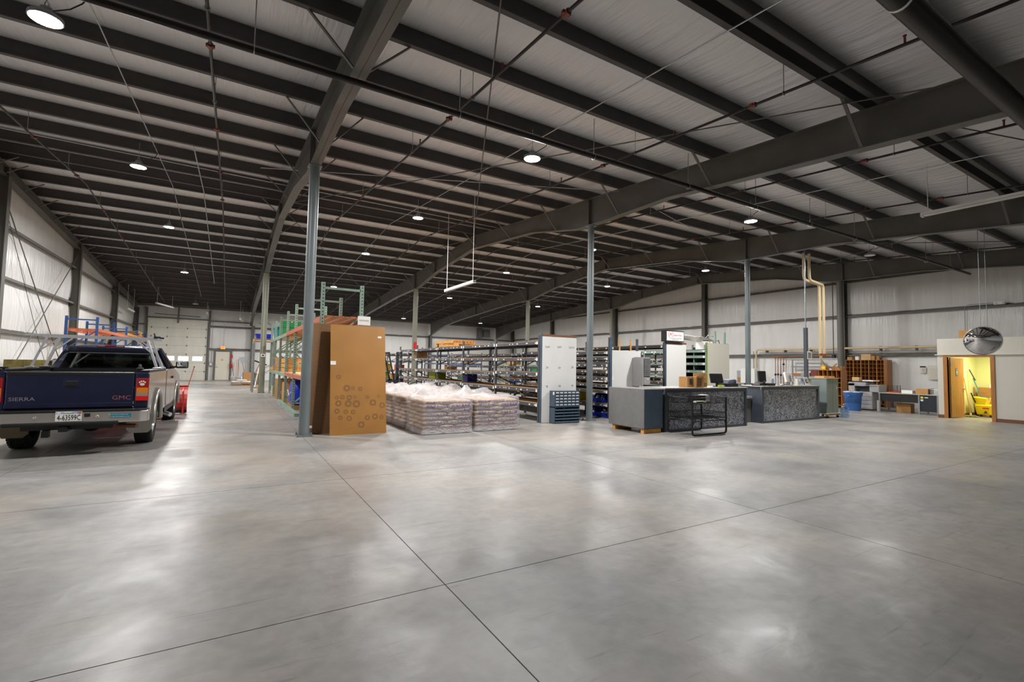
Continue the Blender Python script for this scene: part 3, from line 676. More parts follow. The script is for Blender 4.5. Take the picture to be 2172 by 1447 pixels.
strip('white strip light hanging low on a rod above the shelving', (6.5, 13.3, 4.12), (6.5, 15.62, 4.12), 2.85)
strip('long white strip light at the right edge under the beam', (13.1, 4.3, 5.02), (13.1, 1.86, 5.02), 1.15, 2, .13)
strip('white strip light above the overhead door, near its left corner', (-5.35, 35.8, 4.5), (-5.35, 38.2, 4.5), 1.75)
strip('white strip light pointing at the middle of the overhead door', (-4.05, 36.6, 5.0), (-3.4, 39.0, 5.0), 1.15)
strip('white strip light above the right edge of the overhead door', (-1.5, 40.2, 4.9), (-1.5, 42.4, 4.9), 1.1)
strip('white strip light above the exit door', (.55, 39.6, 4.55), (.75, 42.0, 4.55), 1.4)
# ---- unit heater in the far corner
t = thing('unit_heater', 'grey unit heater hanging in the far right corner', 'heater', (22.0, 42.2, 4.35))
bevel(M().box(-.35, .35, -.3, .3, 0, .75).build('cabinet', 'steel', t), .02)
for k in range(6): M().box(-.3, .3, -.33, -.3, .08 + k * .11, .12 + k * .11).build('louvre', 'lamp', t)
for x in (-.3, .3):
    for y in (-.25, .25): M().cyl((x, y, .75), (x, y, 1.5), .012, 6).build('hanger', 'steel', t)
M().box(-.75, -.4, -.1, .5, -.15, .9).build('bracket', 'girt', t)
# ---- convex mirror
t = thing('convex_mirror', 'round convex mirror hanging in front of the restroom wall', 'mirror', (18.6, 4.78, 2.49))
n = 32; R0 = .40; vs = [(0, 0, -.14)]; fs = []
for k in range(1, 9):
    r = R0 * k / 8; q = -.14 * (1 - (k / 8) ** 2)
    vs += [(r * math.cos(2 * PI * i / n), r * math.sin(2 * PI * i / n), q) for i in range(n)]
fs += [(0, 1 + (i + 1) % n, 1 + i) for i in range(n)]
for k in range(7): fs += [(1 + k * n + i, 1 + k * n + (i + 1) % n, 1 + (k + 1) * n + (i + 1) % n, 1 + (k + 1) * n + i) for i in range(n)]
mr = Matrix(((0, 0, 1), (1, 0, 0), (0, 1, 0)))
ang = math.radians(18); rotm = Matrix.Rotation(ang, 3, 'Z') @ Matrix.Rotation(math.radians(10), 3, 'Y').inverted()
tr = lambda p: rotm @ (mr @ Vector(p))
M().add([tr(p) for p in vs], fs, True).build('mirror_face', 'mirror', t)
M().tube([tr((R0 * math.cos(2 * PI * i / 40), R0 * math.sin(2 * PI * i / 40), 0)) for i in range(40)], .012, 8, True).build('rim', 'galv', t)
M().add([tr((R0 * .99 * math.cos(2 * PI * i / 24), R0 * .99 * math.sin(2 * PI * i / 24), .02)) for i in range(24)], [tuple(range(24))]).build('back_plate', 'black', t)
for y in (-.1, .04): M().cyl((.02, y, .2), (.02, y, 3.78), .007, 6).build('hanger', 'galv', t)
t = thing('emergency_light', 'small white emergency light on the right wall girt near the mirror', 'lamp', (25.36, 6.0, 4.26))
bevel(M().box(-.06, .04, -.16, .16, -.03, .09).build('case', 'white', t), .01)
for y in (-.1, .1): M().cyl((-.06, y, .02), (-.1, y, .0), .035, 10).build('head', 'white', t)
M().tube([(0, .16, .05), (0, .9, .05), (0, 1.02, -.05), (0, 1.02, -1.5)], .012, 6).build('conduit', 'lamp', t)
# ================================================================== PICKUP
T = thing('pickup_truck', 'dark blue pickup with pewter lower sides, ladder rack and red plow', 'truck', (-2.06, 10.9, 0))
WR, HW = .405, .94
def arc(cy, cz, r, a0, a1, n=12): return [(cy + r * math.cos(math.radians(a0 + (a1 - a0) * i / n)), cz + r * math.sin(math.radians(a0 + (a1 - a0) * i / n))) for i in range(n + 1)]
AR = .50
bedp = [(-1.06, .70), (-1.06, 1.285), (1.40, 1.285), (1.40, .50)] + [(.52, .50)] + arc(0, .42, AR, 8, 172) + [(-.60, .56), (-.9, .62)]
for s, nm in ((-1, 'bed_side'), (1, 'bed_side')):
    a, b_ = (HW - .09, HW) if s > 0 else (-HW, -HW + .09)
    o = M().prism(bedp, 'x', a, b_).build(nm, 'silver', T); bevel(o, .03, 3)
    r_ = M(); r_.box(*sorted((s * (HW - .13), s * (HW - .005))), -1.04, 1.38, 1.285, 1.325); bevel(r_.build('bed_rail_cap', 'black', T), .012)
    fl_ = M().tube([(s * (HW + .012), y, z) for y, z in arc(0, .42, AR + .02, -4, 184, 20)], .045, 8).build('fender_flare', 'silver', T)
    fw = M().tube([(s * (HW - .01), y, z) for y, z in arc(3.88, .42, AR + .02, -4, 184, 20)], .045, 8).build('fender_flare', 'silver', T)
bx = M(); bx.box(-HW + .09, HW - .09, -1.0, 1.38, .72, .76); bx.box(-HW + .09, HW - .09, 1.36, 1.40, .5, 1.3); bx.box(-.62, -.5, -.45, .45, .76, .98); bx.box(.5, .62, -.45, .45, .76, .98)
bx.build('bed_floor', 'black', T)
# rear quarter posts, tailgate
for s in (-1, 1):
    q = M().box(*sorted((s * .748, s * HW)), -1.085, -1.0, .70, 1.285).build('rear_corner_panel', 'navy', T); bevel(q, .03, 3)
tg = bevel(M().box(-.745, .745, -1.105, -1.04, .72, 1.27).build('tailgate', 'navy', T), .018, 3)
bevel(M().box(-.745, .745, -1.112, -1.03, 1.225, 1.285).build('tailgate_cap', 'black', tg), .015)
bevel(M().box(-.745, .745, -1.118, -1.10, .735, .80).build('lower_ridge', 'navy', tg), .008)
bevel(M().box(-.105, .085, -1.112, -1.10, 1.04, 1.165).build('handle_bezel', 'navy', tg), .02, 3)
bevel(M().box(-.085, .065, -1.125, -1.105, 1.065, 1.145).build('handle', 'black', tg), .02, 3)
text('brand_lettering', 'GMC', .095, (.60, -1.107, .875), 'badgered', tg, sx=1.15)
text('model_lettering', 'SIERRA', .075, (-.56, -1.107, .87), 'badgegrey', tg, sx=1.25)
bevel(M().box(-HW + .01, HW - .01, -1.08, -1.0, .66, .73).build('lower_body_panel', 'navy', T), .02)
for s in (-1, 1):
    tl = thing_ = M().box(*sorted((s * .772, s * (HW + .004))), -1.10, -1.03, .82, 1.19).build('tail_light', 'tail', T); bevel(tl, .015)
    for nm, mm_, z0, z1 in (('amber_lens', 'amber', .955, 1.035), ('reverse_lens', 'clearlens', .90, .955), ('brake_lens', 'tailb', .828, .90)):
        M().box(*sorted((s * .785, s * (HW - .004))), -1.106, -1.09, z0, z1).build(nm, mm_, tl)
    g = M(); cx = s * .855
    g.prism([(cx + .032 * math.cos(a), 1.09 + .022 * math.sin(a)) for a in [i * PI / 6 for i in range(12)]], 'y', -1.104, -1.099)
    for k in range(4):
        a = math.radians(35 + k * 37); px, pz = cx + .042 * math.cos(a), 1.10 + .04 * math.sin(a)
        g.prism([(px + .011 * math.cos(b_), pz + .015 * math.sin(b_)) for b_ in [i * PI / 4 for i in range(8)]], 'y', -1.104, -1.099)
    g.build('paw_decal', 'cream', tl)
# bumper, plate, stickers
bp = [(-.98, -1.08), (-.96, -1.2), (-.86, -1.27), (.86, -1.27), (.96, -1.2), (.98, -1.08), (.9, -1.08), (.86, -1.19), (-.86, -1.19), (-.9, -1.08)]
bm_ = bevel(M().prism(bp, 'z', .50, .685).build('rear_bumper', 'chrome', T), .02, 3)
bevel(M().prism([(-.97, -1.06), (-.95, -1.22), (-.85, -1.275), (.85, -1.275), (.95, -1.22), (.97, -1.06)], 'z', .682, .705).build('bumper_step_pad', 'black', bm_), .008)
bevel(M().prism([(-.75, -1.1), (-.72, -1.285), (.60, -1.285), (.64, -1.1)], 'z', .475, .535).build('bumper_valance', 'black', bm_), .02)
pl = M().box(-.135, .165, -1.283, -1.277, .545, .69).build('licence_plate', 'paper', bm_)
M().box(-.13, .16, -1.2845, -1.2825, .655, .687).build('plate_sky_band', 'skyprint', bm_)
text('plate_number', '4-63599C', .115, (.02, -1.287, .595), 'black', bm_, sx=.58)
text('plate_state', 'Minnesota', .035, (-.0, -1.287, .668), 'ink', bm_)
M().box(.125, .16, -1.287, -1.284, .655, .687).build('plate_tab', 'orange', bm_)
bevel(M().box(.19, .26, -1.282, -1.26, .60, .655).build('plug_cover', 'black', bm_), .006)
for x in (-.36, .345): M().ball((x, -1.272, .60), .026, .014, .026).build('bolt_cap', 'chrome', bm_)
st = M().box(.50, .755, -1.276, -1.2715, .575, .64).build('bumper_sticker', 'tealink', bm_)
text('sticker_line', 'The more you complain, the', .021, (.60, -1.2785, .625), 'white', bm_); text('sticker_line', 'longer God makes you live', .022, (.625, -1.2785, .593), 'white', bm_)
# cab lower body with doors
cabp = [(1.42, .50), (1.42, 1.30), (3.55, 1.28), (4.75, 1.13), (4.86, .98), (4.86, .56)] + [(4.42, .52)] + arc(3.88, .42, AR, 8, 172) + [(3.34, .47)]
for s in (-1, 1):
    bevel(M().prism(cabp, 'x', *sorted((s * (HW - .10), s * (HW - .012)))).build('cab_side', 'silver', T), .03, 3)
    for y0, y1, nm in ((1.50, 2.34, 'rear_door'), (2.37, 3.36, 'front_door')):
        dp = [(y0, .53), (y0, 1.285), (y1, 1.275), (y1, .80), (y1 - .1, .53)] if nm == 'front_door' else [(y0 + .12, .53), (y0, .75), (y0, 1.285), (y1, 1.285), (y1, .53)]
        d_ = bevel(M().prism(dp, 'x', *sorted((s * (HW - .03), s * (HW + .002)))).build(nm, 'silver', T), .012, 2)
        if nm == 'front_door':
            bevel(M().box(*sorted((s * HW, s * (HW + .03))), 2.45, 2.62, 1.08, 1.13).build('door_handle', 'black', d_), .01)
    mi = M(); mi.bar((s * .86, 3.02, 1.32), (s * 1.02, 2.98, 1.34), .06, .04); o = mi.build('mirror_arm', 'black', T)
    ms = bevel(M().box(*sorted((s * .97, s * 1.22)), 2.93, 3.05, 1.30, 1.475).build('side_mirror', 'black', T), .035, 3)
    M().box(*sorted((s * 1.0, s * 1.20)), 2.922, 2.932, 1.325, 1.455).build('mirror_glass', 'mirror', ms)
    M().box(*sorted((s * .80, s * .93)), 1.5, 3.3, .40, .50).build('rocker_panel', 'black', T)
h_ = M(); h_.hexa([(-.90, 3.5, 1.18), (.90, 3.5, 1.18), (.86, 4.82, .98), (-.86, 4.82, .98), (-.84, 3.5, 1.30), (.84, 3.5, 1.30), (.78, 4.75, 1.15), (-.78, 4.75, 1.15)])
bevel(h_.build('hood', 'navy', T), .04, 3)
M().box(-.84, .84, 4.80, 4.9, .60, 1.08).build('grille', 'black', T)
M().box(-.84, .84, 1.42, 4.8, .50, .56).build('cab_floor', 'black', T)
bw = M(); bw.box(-.86, .86, 1.41, 1.46, .5, 1.31); bw.build('cab_rear_wall', 'navy', T)
# greenhouse
def pill(a, b_, wa, wb_):  # quad pillar between lower a and upper b
    return M().bar(a, b_, wa, wb_)
for s in (-1, 1):
    m = M(); m.hexa([(s * .88, 1.42, 1.29), (s * .73, 1.44, 1.29), (s * .73, 1.66, 1.29), (s * .89, 1.66, 1.29), (s * .69, 1.55, 1.74), (s * .59, 1.55, 1.74), (s * .59, 1.7, 1.74), (s * .70, 1.7, 1.74)]); bevel(m.build('rear_pillar', 'navy', T), .015)
    pill((s * .88, 2.36, 1.28), (s * .69, 2.3, 1.73), .08, .06).build('door_pillar', 'navy', T)
    pill((s * .87, 3.50, 1.27), (s * .66, 2.80, 1.74), .07, .06).build('windscreen_pillar', 'navy', T)
    M().hexa([(s * .885, 1.66, 1.285), (s * .885, 2.33, 1.285), (s * .70, 2.28, 1.71), (s * .70, 1.70, 1.71), (s * .879, 1.66, 1.285), (s * .879, 2.33, 1.285), (s * .694, 2.28, 1.71), (s * .694, 1.70, 1.71)]).build('side_window', 'tint', T)
    M().hexa([(s * .885, 2.39, 1.285), (s * .885, 3.40, 1.275), (s * .68, 2.78, 1.71), (s * .695, 2.33, 1.71), (s * .879, 2.39, 1.285), (s * .879, 3.40, 1.275), (s * .674, 2.78, 1.71), (s * .689, 2.33, 1.71)]).build('side_window', 'tint', T)
rf = M(); vs = []; fs = []; nx, ny = 10, 10
for j in range(ny + 1):
    y = 1.47 + (2.86 - 1.47) * j / ny
    for i in range(nx + 1):
        u = 2 * i / nx - 1; v = 2 * j / ny - 1
        vs.append((u * .715 * (1 - .04 * v * v), y, 1.79 - .065 * abs(u) ** 4 - .05 * abs(v) ** 4))
rf.add(vs, [(j * (nx + 1) + i, j * (nx + 1) + i + 1, (j + 1) * (nx + 1) + i + 1, (j + 1) * (nx + 1) + i) for j in range(ny) for i in range(nx)], True)
o = rf.build('roof', 'navy', T); md = o.modifiers.new('s', 'SOLIDIFY'); md.thickness = .05; md.offset = -1
bevel(M().box(-.66, .66, 1.455, 1.53, 1.62, 1.74).build('rear_header', 'navy', T), .02, 3)
M().hexa([(-.76, 1.43, 1.29), (.76, 1.43, 1.29), (.76, 1.436, 1.29), (-.76, 1.436, 1.29), (-.62, 1.475, 1.64), (.62, 1.475, 1.64), (.62, 1.481, 1.64), (-.62, 1.481, 1.64)]).build('rear_window', 'tint', T)
M().hexa([(-.86, 3.48, 1.27), (.86, 3.48, 1.27), (.86, 3.486, 1.27), (-.86, 3.486, 1.27), (-.64, 2.84, 1.72), (.64, 2.84, 1.72), (.64, 2.846, 1.72), (-.64, 2.846, 1.72)]).build('windscreen', 'tint', T)
bl = bevel(M().box(-.22, .22, 1.44, 1.475, 1.735, 1.768).build('high_brake_light', 'tail', T), .008)
for a, b_ in ((-.2, -.09), (.09, .2)): M().box(a, b_, 1.434, 1.45, 1.74, 1.763).build('cargo_lens', 'clearlens', bl)
for x in (-.38, .38):
    s_ = bevel(M().box(x - .25, x + .25, 2.2, 2.36, .7, 1.40).build('seat_back', 'seat', T), .08, 4)
    bevel(M().box(x - .14, x + .14, 2.22, 2.33, 1.38, 1.56).build('headrest', 'seat', s_), .05, 3)
M().tube([(-.4 + .18 * math.cos(a), 2.95 + .05 * math.sin(a), 1.28 + .17 * math.sin(a)) for a in [i * PI / 10 for i in range(20)]], .015, 6, True).build('steering_wheel', 'black', T)
bevel(M().box(-.82, .82, 3.05, 3.48, 1.05, 1.27).build('dashboard', 'black', T), .04)
# wheels
def wheel(x, y):
    s = 1 if x > 0 else -1
    tr_ = M(); n = 36; wdt = .255
    prof = [(.235, -wdt / 2 + .01), (.30, -wdt / 2), (.375, -wdt / 2 + .005), (.395, -wdt / 2 + .04), (.395, wdt / 2 - .04), (.375, wdt / 2 - .005), (.30, wdt / 2), (.235, wdt / 2 - .01)]
    vs = []; k = len(prof)
    for r, q in prof: vs += [(q, r * math.cos(2 * PI * j / n), r * math.sin(2 * PI * j / n)) for j in range(n)]
    tr_.add(vs, [(i * n + j, i * n + (j + 1) % n, (i + 1) * n + (j + 1) % n, (i + 1) * n + j) for i in range(k - 1) for j in range(n)], True)
    w_ = tr_.build('wheel', 'rubber', T, (x, y, WR))
    b = M()
    for j in range(40):
        a = 2 * PI * j / 40
        for q in (-.09, -.03, .03, .09):
            aa = a + (.05 if q in (-.03, .09) else -.03); c, d = math.cos(aa), math.sin(aa)
            e = .012; b.hexa([(q - .024, .392 * c - e * d * -1, .392 * d + e * c * -1), (q + .024, .392 * c + e * d, .392 * d - e * c), (q + .024, .392 * c - e * d, .392 * d + e * c), (q - .024, .392 * c - e * d, .392 * d + e * c),
                              (q - .024, WR * c + e * d, WR * d - e * c), (q + .024, WR * c + e * d, WR * d - e * c), (q + .024, WR * c - e * d, WR * d + e * c), (q - .024, WR * c - e * d, WR * d + e * c)])
    stuff(b.build('tread', 'rubber', w_))
    r_ = M(); prof = [(.238, s * .11), (.222, s * .07), (.20, s * .05), (.10, s * .075), (.06, s * .10), (.001, s * .10)]
    vs = []; n2 = 24
    for r, q in prof: vs += [(q, r * math.cos(2 * PI * j / n2), r * math.sin(2 * PI * j / n2)) for j in range(n2)]
    r_.add(vs, [(i * n2 + j, i * n2 + (j + 1) % n2, (i + 1) * n2 + (j + 1) % n2, (i + 1) * n2 + j) for i in range(5) for j in range(n2)], True)
    r_.build('rim', 'galv', w_)
    for j in range(8):
        a = 2 * PI * j / 8; M().cyl((s * .07, .13 * math.cos(a), .13 * math.sin(a)), (s * .1, .13 * math.cos(a), .13 * math.sin(a)), .014, 6).build('lug_nut', 'chrome', w_) if j % 2 == 0 else None
for x in (-.80, .80):
    for y in (0, 3.88): wheel(x, y)
for s in (-1, 1):
    fp = [(s * .60, .72), (s * .955, .72), (s * .955, .30), (s * .90, .235), (s * .66, .235), (s * .60, .30)]
    bevel(M().prism(fp, 'y', -.56, -.545).build('mud_flap', 'flap' if s < 0 else 'silver', T), .004)
    M().prism([(s * .66, .55), (s * .93, .55), (s * .93, .2), (s * .7, .2)], 'y', 3.33, 3.345).build('mud_flap', 'black', T)
u = M(); u.cyl((-.7, 0, WR), (.7, 0, WR), .05, 12); u.ball((.05, 0, WR - .02), .17, .16, .15); u.cyl((-.7, 3.88, WR), (.7, 3.88, WR), .05, 12); u.box(-.45, -.36, -1.1, 4.7, .48, .6); u.box(.36, .45, -1.1, 4.7, .48, .6); u.build('axles_and_frame', 'black', T)
hi = M(); hi.box(-.55, .5, -1.12, -1.02, .40, .47); hi.box(-.1, .0, -1.26, -1.0, .38, .46); hi.box(-.3, -.22, -1.2, -1.1, .30, .40); hi.cyl((-.26, -1.15, .30), (-.26, -1.15, .36), .035, 10); hi.build('tow_hitch', 'black', T)
M().tube([(.45, -.1, .42), (.5, -.7, .41), (.62, -1.0, .42), (.82, -1.12, .42)], .036, 10).build('exhaust_pipe', 'base', T)
M().cyl((.80, 2.15, .36), (1.0, 1.95, .30), .045, 12).build('side_exhaust_tip', 'alu', T)
# ladder rack
rk = M().bar((-.98, .45, 1.895), (.86, .45, 1.895), .06, .035).build('ladder_rack', 'alu', T)
M().bar((-.93, 1.15, 1.895), (.86, 1.15, 1.895), .06, .035).build('rear_crossbar', 'alu', rk)
for s in (-1, 1):
    for y0, y1 in ((.40, .44), (1.16, 1.14)):
        M().bar((s * .88, y0, 1.32), (s * .70, y1, 1.88), .042, .035).build('leg', 'alu', rk)
        M().bar((s * .78, y0, 1.62), (s * .52, y1, 1.87), .025, .02).build('gusset', 'alu', rk)
        bevel(M().box(s * .88 - .06, s * .88 + .06, y0 - .08, y0 + .08, 1.325, 1.345).build('foot', 'galv', rk), .004)
g = M(); g.box(.80, .9, .40, .52, 1.91, 1.94); g.cyl((.83, .45, 1.9), (.80, .45, 2.0), .012, 6); g.cyl((.88, .52, 1.92), (.95, .52, 1.92), .02, 8); g.build('strap_winch', 'black', rk)
g = M(); g.ball((.80, -.98, 1.34), .05, .05, .03); g.cyl((.80, -.98, 1.34), (.79, -.95, 1.41), .022, 8); g.build('rail_knob', 'black', T)
g = M(); g.box(-.90, -.78, -1.0, -.9, 1.325, 1.35); g.box(-.72, -.6, .2, .3, 1.325, 1.345); g.build('rail_clamp', 'black', T)
# plow
pp = [(5.62, .76), (5.50, .66), (5.41, .54), (5.36, .42), (5.34, .30), (5.35, .18), (5.41, .06)]; po = [(y - .02, z) for y, z in pp]
pw = M().prism(pp + list(reversed(po)), 'x', -1.15, 1.09).build('snow_plow', 'plowred', T)
for x in (-1.1, -.55, 0, .55, .98): M().prism([(y - .02, z) for y, z in pp] + [(5.31, .08), (5.26, .30), (5.33, .62)], 'x', x - .012, x + .012).build('rib', 'plowred', pw)
M().box(-1.15, 1.09, 5.56, 5.66, .755, .78).build('top_angle', 'plowred', pw); M().box(-1.15, 1.09, 5.37, 5.42, .015, .10).build('cutting_edge', 'black', pw)
M().cyl((1.08, 5.60, .76), (1.20, 5.64, 1.30), .01, 8).build('marker_rod', 'plowred', pw); M().ball((1.20, 5.64, 1.31), .018).build('marker_tip', 'black', pw)
M().bar((-.3, 4.8, .3), (-.3, 5.3, .3), .1, .12).bar((.3, 4.8, .3), (.3, 5.3, .3), .1, .12).build('push_frame', 'black', pw)
M().cyl((1.00, 5.30, .0), (1.0, 5.30, .35), .02, 8).cyl((1.0, 5.30, .0), (1.0, 5.30, .015), .08, 12).build('shoe', 'plowred', pw)
# ================================================================== RACKS, PEGBOARDS, BAG PALLETS
def pallet(name, label, loc, rz=0, L=1.2, Wd=1.02, m='wood', grp=None, H=.13):
    t = thing(name, label, 'pallet', loc, rz, grp)
    for x in (-Wd / 2 + .02, 0, Wd / 2 - .02): M().box(x - .02, x + .02, -L / 2, L / 2, .018, H - .018).build('stringer', m, t)
    for k in range(7):
        y = -L / 2 + .05 + k * (L - .1) / 6; M().box(-Wd / 2, Wd / 2, y - .045, y + .045, H - .018, H).build('deck_board', m, t)
    for k in range(3):
        y = -L / 2 + .05 + k * (L - .1) / 2; M().box(-Wd / 2, Wd / 2, y - .045, y + .045, 0, .018).build('bottom_board', m, t)
    return t
def upright_mesh(H, wd=.08, dp=.07, m='green', holes=True):
    mm = M(); mm.box(-wd / 2, wd / 2, -.0, .004, 0, H)
    mm.box(-wd / 2, -wd / 2 + .004, 0, dp, 0, H); mm.box(wd / 2 - .004, wd / 2, 0, dp, 0, H); mm.box(-wd / 2 - .03, wd / 2 + .03, -.03, dp + .03, 0, .008)
    return mm.mesh('upright', K[m])
def pallet_rack(name, label, loc, X0, X1, Ys, H, levels, mu, mb, deck=None, zdiag=((.2, 1.0), (1.0, 1.8), (1.8, 2.6)), wd=.08):
    """frames at Ys (each two uprights in the plane across X), beams along Y"""
    t = thing(name, label, 'rack', loc)
    dp = .07; um = upright_mesh(H, wd, dp, mu)
    slot = M()
    z = .15
    while z < H - .05: slot.box(-.012, .012, -.0015, 0, z - .016, z + .016); z += .075
    sm = slot.mesh('slots', K['ink'])
    for y in Ys:
        for x, r in ((X0 + wd / 2, 0), (X1 - wd / 2, 0)):
            u_ = put('upright', um, t, (x, y, 0)); stuff(put('slots', sm, u_))
        m = M(); m.bar((X0, y + .035, .25), (X1, y + .035, .25), .03, .04); m.build('brace', mu, t)
        for k, (a, b_) in enumerate(zdiag):
            p, q = (X0, X1) if k % 2 == 0 else (X1, X0)
            M().bar((p, y + .035, a), (q, y + .035, b_), .03, .04).build('brace', mu, t)
        M().bar((X0, y + .035, H - .12), (X1, y + .035, H - .12), .03, .05).build('brace', mu, t)
    for i, (a, b_) in enumerate(zip(Ys, Ys[1:])):
        for z, mbi, dk in levels(i):
            for x in (X0 + .02, X1 - .02):
                be = M().box(x - .025, x + .025, a + .045, b_ - .045 + .07, z - .11, z).build('beam', mbi, t)
            if dk == 'planks':
                nn = 7
                for k in range(nn):
                    xx = X0 + .03 + (X1 - X0 - .06) * (k + .5) / nn; M().box(xx - .055, xx + .055, a + .05, b_ + .02, z + .002, z + .03 + .006 * (k % 2)).build('plank', 'orange' if k % 2 and mbi == 'orange' else 'woodd', t)
            elif dk == 'ply': M().box(X0 + .01, X1 - .01, a + .06, b_ + .02, z + .002, z + .022).build('deck', 'deckpale', t)
            elif dk == 'bars':
                for k in range(3):
                    yy = a + (b_ - a) * (k + .5) / 3; M().box(X0 + .04, X1 - .04, yy - .04, yy + .04, z - .04, z).build('cross_bar', mbi, t)
    return t
# ---- green pallet rack
GY = [11.05, 13.45, 15.85, 18.25, 20.7, 23.1, 25.5]
def glev(i):
    near = i < 3
    return [(1.13 if near else 1.10, 'orange' if near else 'green', 'ply'), (2.52, 'orange' if near else 'green', 'planks' if i < 4 else 'ply')]
gr = pallet_rack('pallet_rack', 'long sage green pallet rack with orange beams behind the pegboards', (0, 0, 0), 1.68, 2.60, GY, 3.28, glev, 'green', None)
for k, y in enumerate(GY):
    M().box(1.60, 1.78, y - .12, y + .12, .0, .01).build('foot_plate', 'green', gr)
tag(M().box(1.60, 1.72, 14.3, 20.0, .0, .09).build('floor_guard', 'green'), 'low green steel guard on the floor along the green rack', 'guard')
# row guard end, contents
def crate(label, loc, sx, sy, sz, m='card', slats=0, grp=None, cat='box', name='carton', flap=False, rz=0):
    t = thing(name, label, cat, loc, rz, grp)
    if slats:
        for k in range(slats):
            z = sz * k / slats
            M().box(-sx / 2, sx / 2, -sy / 2, -sy / 2 + .02, z + .005, z + sz / slats - .02).build('slat', m, t); M().box(-sx / 2, -sx / 2 + .02, -sy / 2, sy / 2, z + .005, z + sz / slats - .02).build('slat', m, t)
            M().box(-sx / 2, sx / 2, sy / 2 - .02, sy / 2, z + .005, z + sz / slats - .02).build('slat', m, t)
        for x in (-sx / 2 + .03, 0, sx / 2 - .03): M().box(x - .03, x + .03, -sy / 2 - .02, -sy / 2, 0, sz).build('batten', m, t)
        M().box(-sx / 2, sx / 2, -sy / 2, sy / 2, sz - .02, sz).build('lid', m, t)
    else:
        M().box(-sx / 2, sx / 2, -sy / 2, sy / 2, 0, sz).build('body', m, t)
        M().box(-.025, .025, -sy / 2 - .001, sy / 2 + .001, sz - .06, sz + .001).build('tape', 'cardp', t)
        if flap:
            M().hexa([(-sx / 2, -sy / 2, sz), (sx / 2, -sy / 2, sz), (sx / 2, -sy / 2 + .004, sz), (-sx / 2, -sy / 2 + .004, sz), (-sx / 2 - .02, -sy / 2 - .1, sz + .08), (sx / 2, -sy / 2 - .1, sz + .08), (sx / 2, -sy / 2 - .096, sz + .08), (-sx / 2 - .02, -sy / 2 - .096, sz + .08)]).build('flap', 'cardp', t)
    return t
crate('tall slatted wooden crate on the middle deck near the far end of the green rack', (2.12, 21.9, 1.13), .85, 1.9, .55, 'woodd', 3, cat='crate', name='crate')
crate('slatted wooden crate on the middle deck of the green rack, nearer one', (2.14, 19.45, 1.13), .82, 1.7, .50, 'wood', 3, cat='crate', name='crate')
pallet('wood_pallet', 'bare wooden pallet on the middle deck at the far end of the green rack', (2.12, 24.3, 1.13), 0, 1.6, .9, 'wood')
# shrink wrapped blue bundle under the near bay
t = thing('tarp_bundle', 'bundle under a bright blue tarp on a low pallet in the green rack', 'bundle', (2.15, 16.95, 0))
pb = M(); vs = []; n = 16; rows = [(.16, 1.0), (.3, 1.04), (.6, 1.03), (.8, .97), (.92, .8), (.98, .4)]
for z, q in rows:
    for i in range(n):
        a = 2 * PI * i / n; cx, cy = math.cos(a), math.sin(a); k = 1 / max(abs(cx), abs(cy)) ** .8
        vs.append((cx * k * .40 * q + .02 * noise.noise(Vector((a * 2, z * 4, 0))), cy * k * .62 * q + .03 * noise.noise(Vector((a * 2, z * 4, 9))), z))
pb.add(vs, [(r * n + i, r * n + (i + 1) % n, (r + 1) * n + (i + 1) % n, (r + 1) * n + i) for r in range(len(rows) - 1) for i in range(n)] + [tuple((len(rows) - 1) * n + i for i in range(n))], True)
pb.build('tarp', 'bluebin', t); M().box(-.42, .42, -.64, .64, 0, .14).build('skid', 'woodd', t); M().tube([(-.43, -.5, .55), (-.44, .0, .42), (-.43, .5, .58)], .012, 6).build('rope', 'white', t)
crate('brown carton on the floor under the middle of the green rack', (2.1, 19.3, 0), .7, .9, .75, 'card'); crate('second brown carton on the floor of the green rack, farther back', (2.1, 21.7, 0), .8, 1.2, .8, 'woodd')
crate('small pale carton on the floor by the far uprights of the green rack', (2.0, 23.9, 0), .6, .6, .4, 'cardp')
def tote(label, loc, sx, sy, sz, m, name='storage_tote'):
    t = thing(name, label, 'tote', loc)
    b = M(); k = .88; b.hexa([(-sx / 2 * k, -sy / 2 * k, 0), (sx / 2 * k, -sy / 2 * k, 0), (sx / 2 * k, sy / 2 * k, 0), (-sx / 2 * k, sy / 2 * k, 0), (-sx / 2, -sy / 2, sz), (sx / 2, -sy / 2, sz), (sx / 2, sy / 2, sz), (-sx / 2, sy / 2, sz)]); bevel(b.build('bin', m, t), .02)
    bevel(M().box(-sx / 2 - .02, sx / 2 + .02, -sy / 2 - .02, sy / 2 + .02, sz, sz + .05).build('lid', m, t), .02); return t
tote('teal plastic tote on top of the green rack', (2.1, 23.9, 2.55), .8, 1.3, .45, 'teal'); tote('blue drum lid shaped tub high on the far end of the green rack', (1.45, 26.9, 2.62), .75, .8, .2, 'bluebin', 'round_tub')
crate('green covered bundle on top of the green rack', (2.15, 22.0, 2.55), .7, 1.4, .62, 'gtarp', cat='bundle', name='covered_bundle')
pallet('wood_pallet', 'wooden pallet carrying the blue tub beyond the green rack', (1.45, 26.9, 2.49), 0, 1.1, .9, 'wood')
t = thing('pallet_rack', 'short rack frame beyond the green rack carrying the blue tub', 'rack', (0, 0, 0))
for x in (1.02, 1.9):
    for y in (26.3, 27.5): M().box(x - .04, x + .04, y - .04, y + .04, 0, 2.49).build('upright', 'galv', t)
for x in (1.02, 1.9): M().box(x - .03, x + .03, 26.3, 27.5, 2.38, 2.485).build('beam', 'galv', t)
K['moss'] = mat('mossy_timber', (120, 108, 58), 0.8, var=0.3, vs=6)
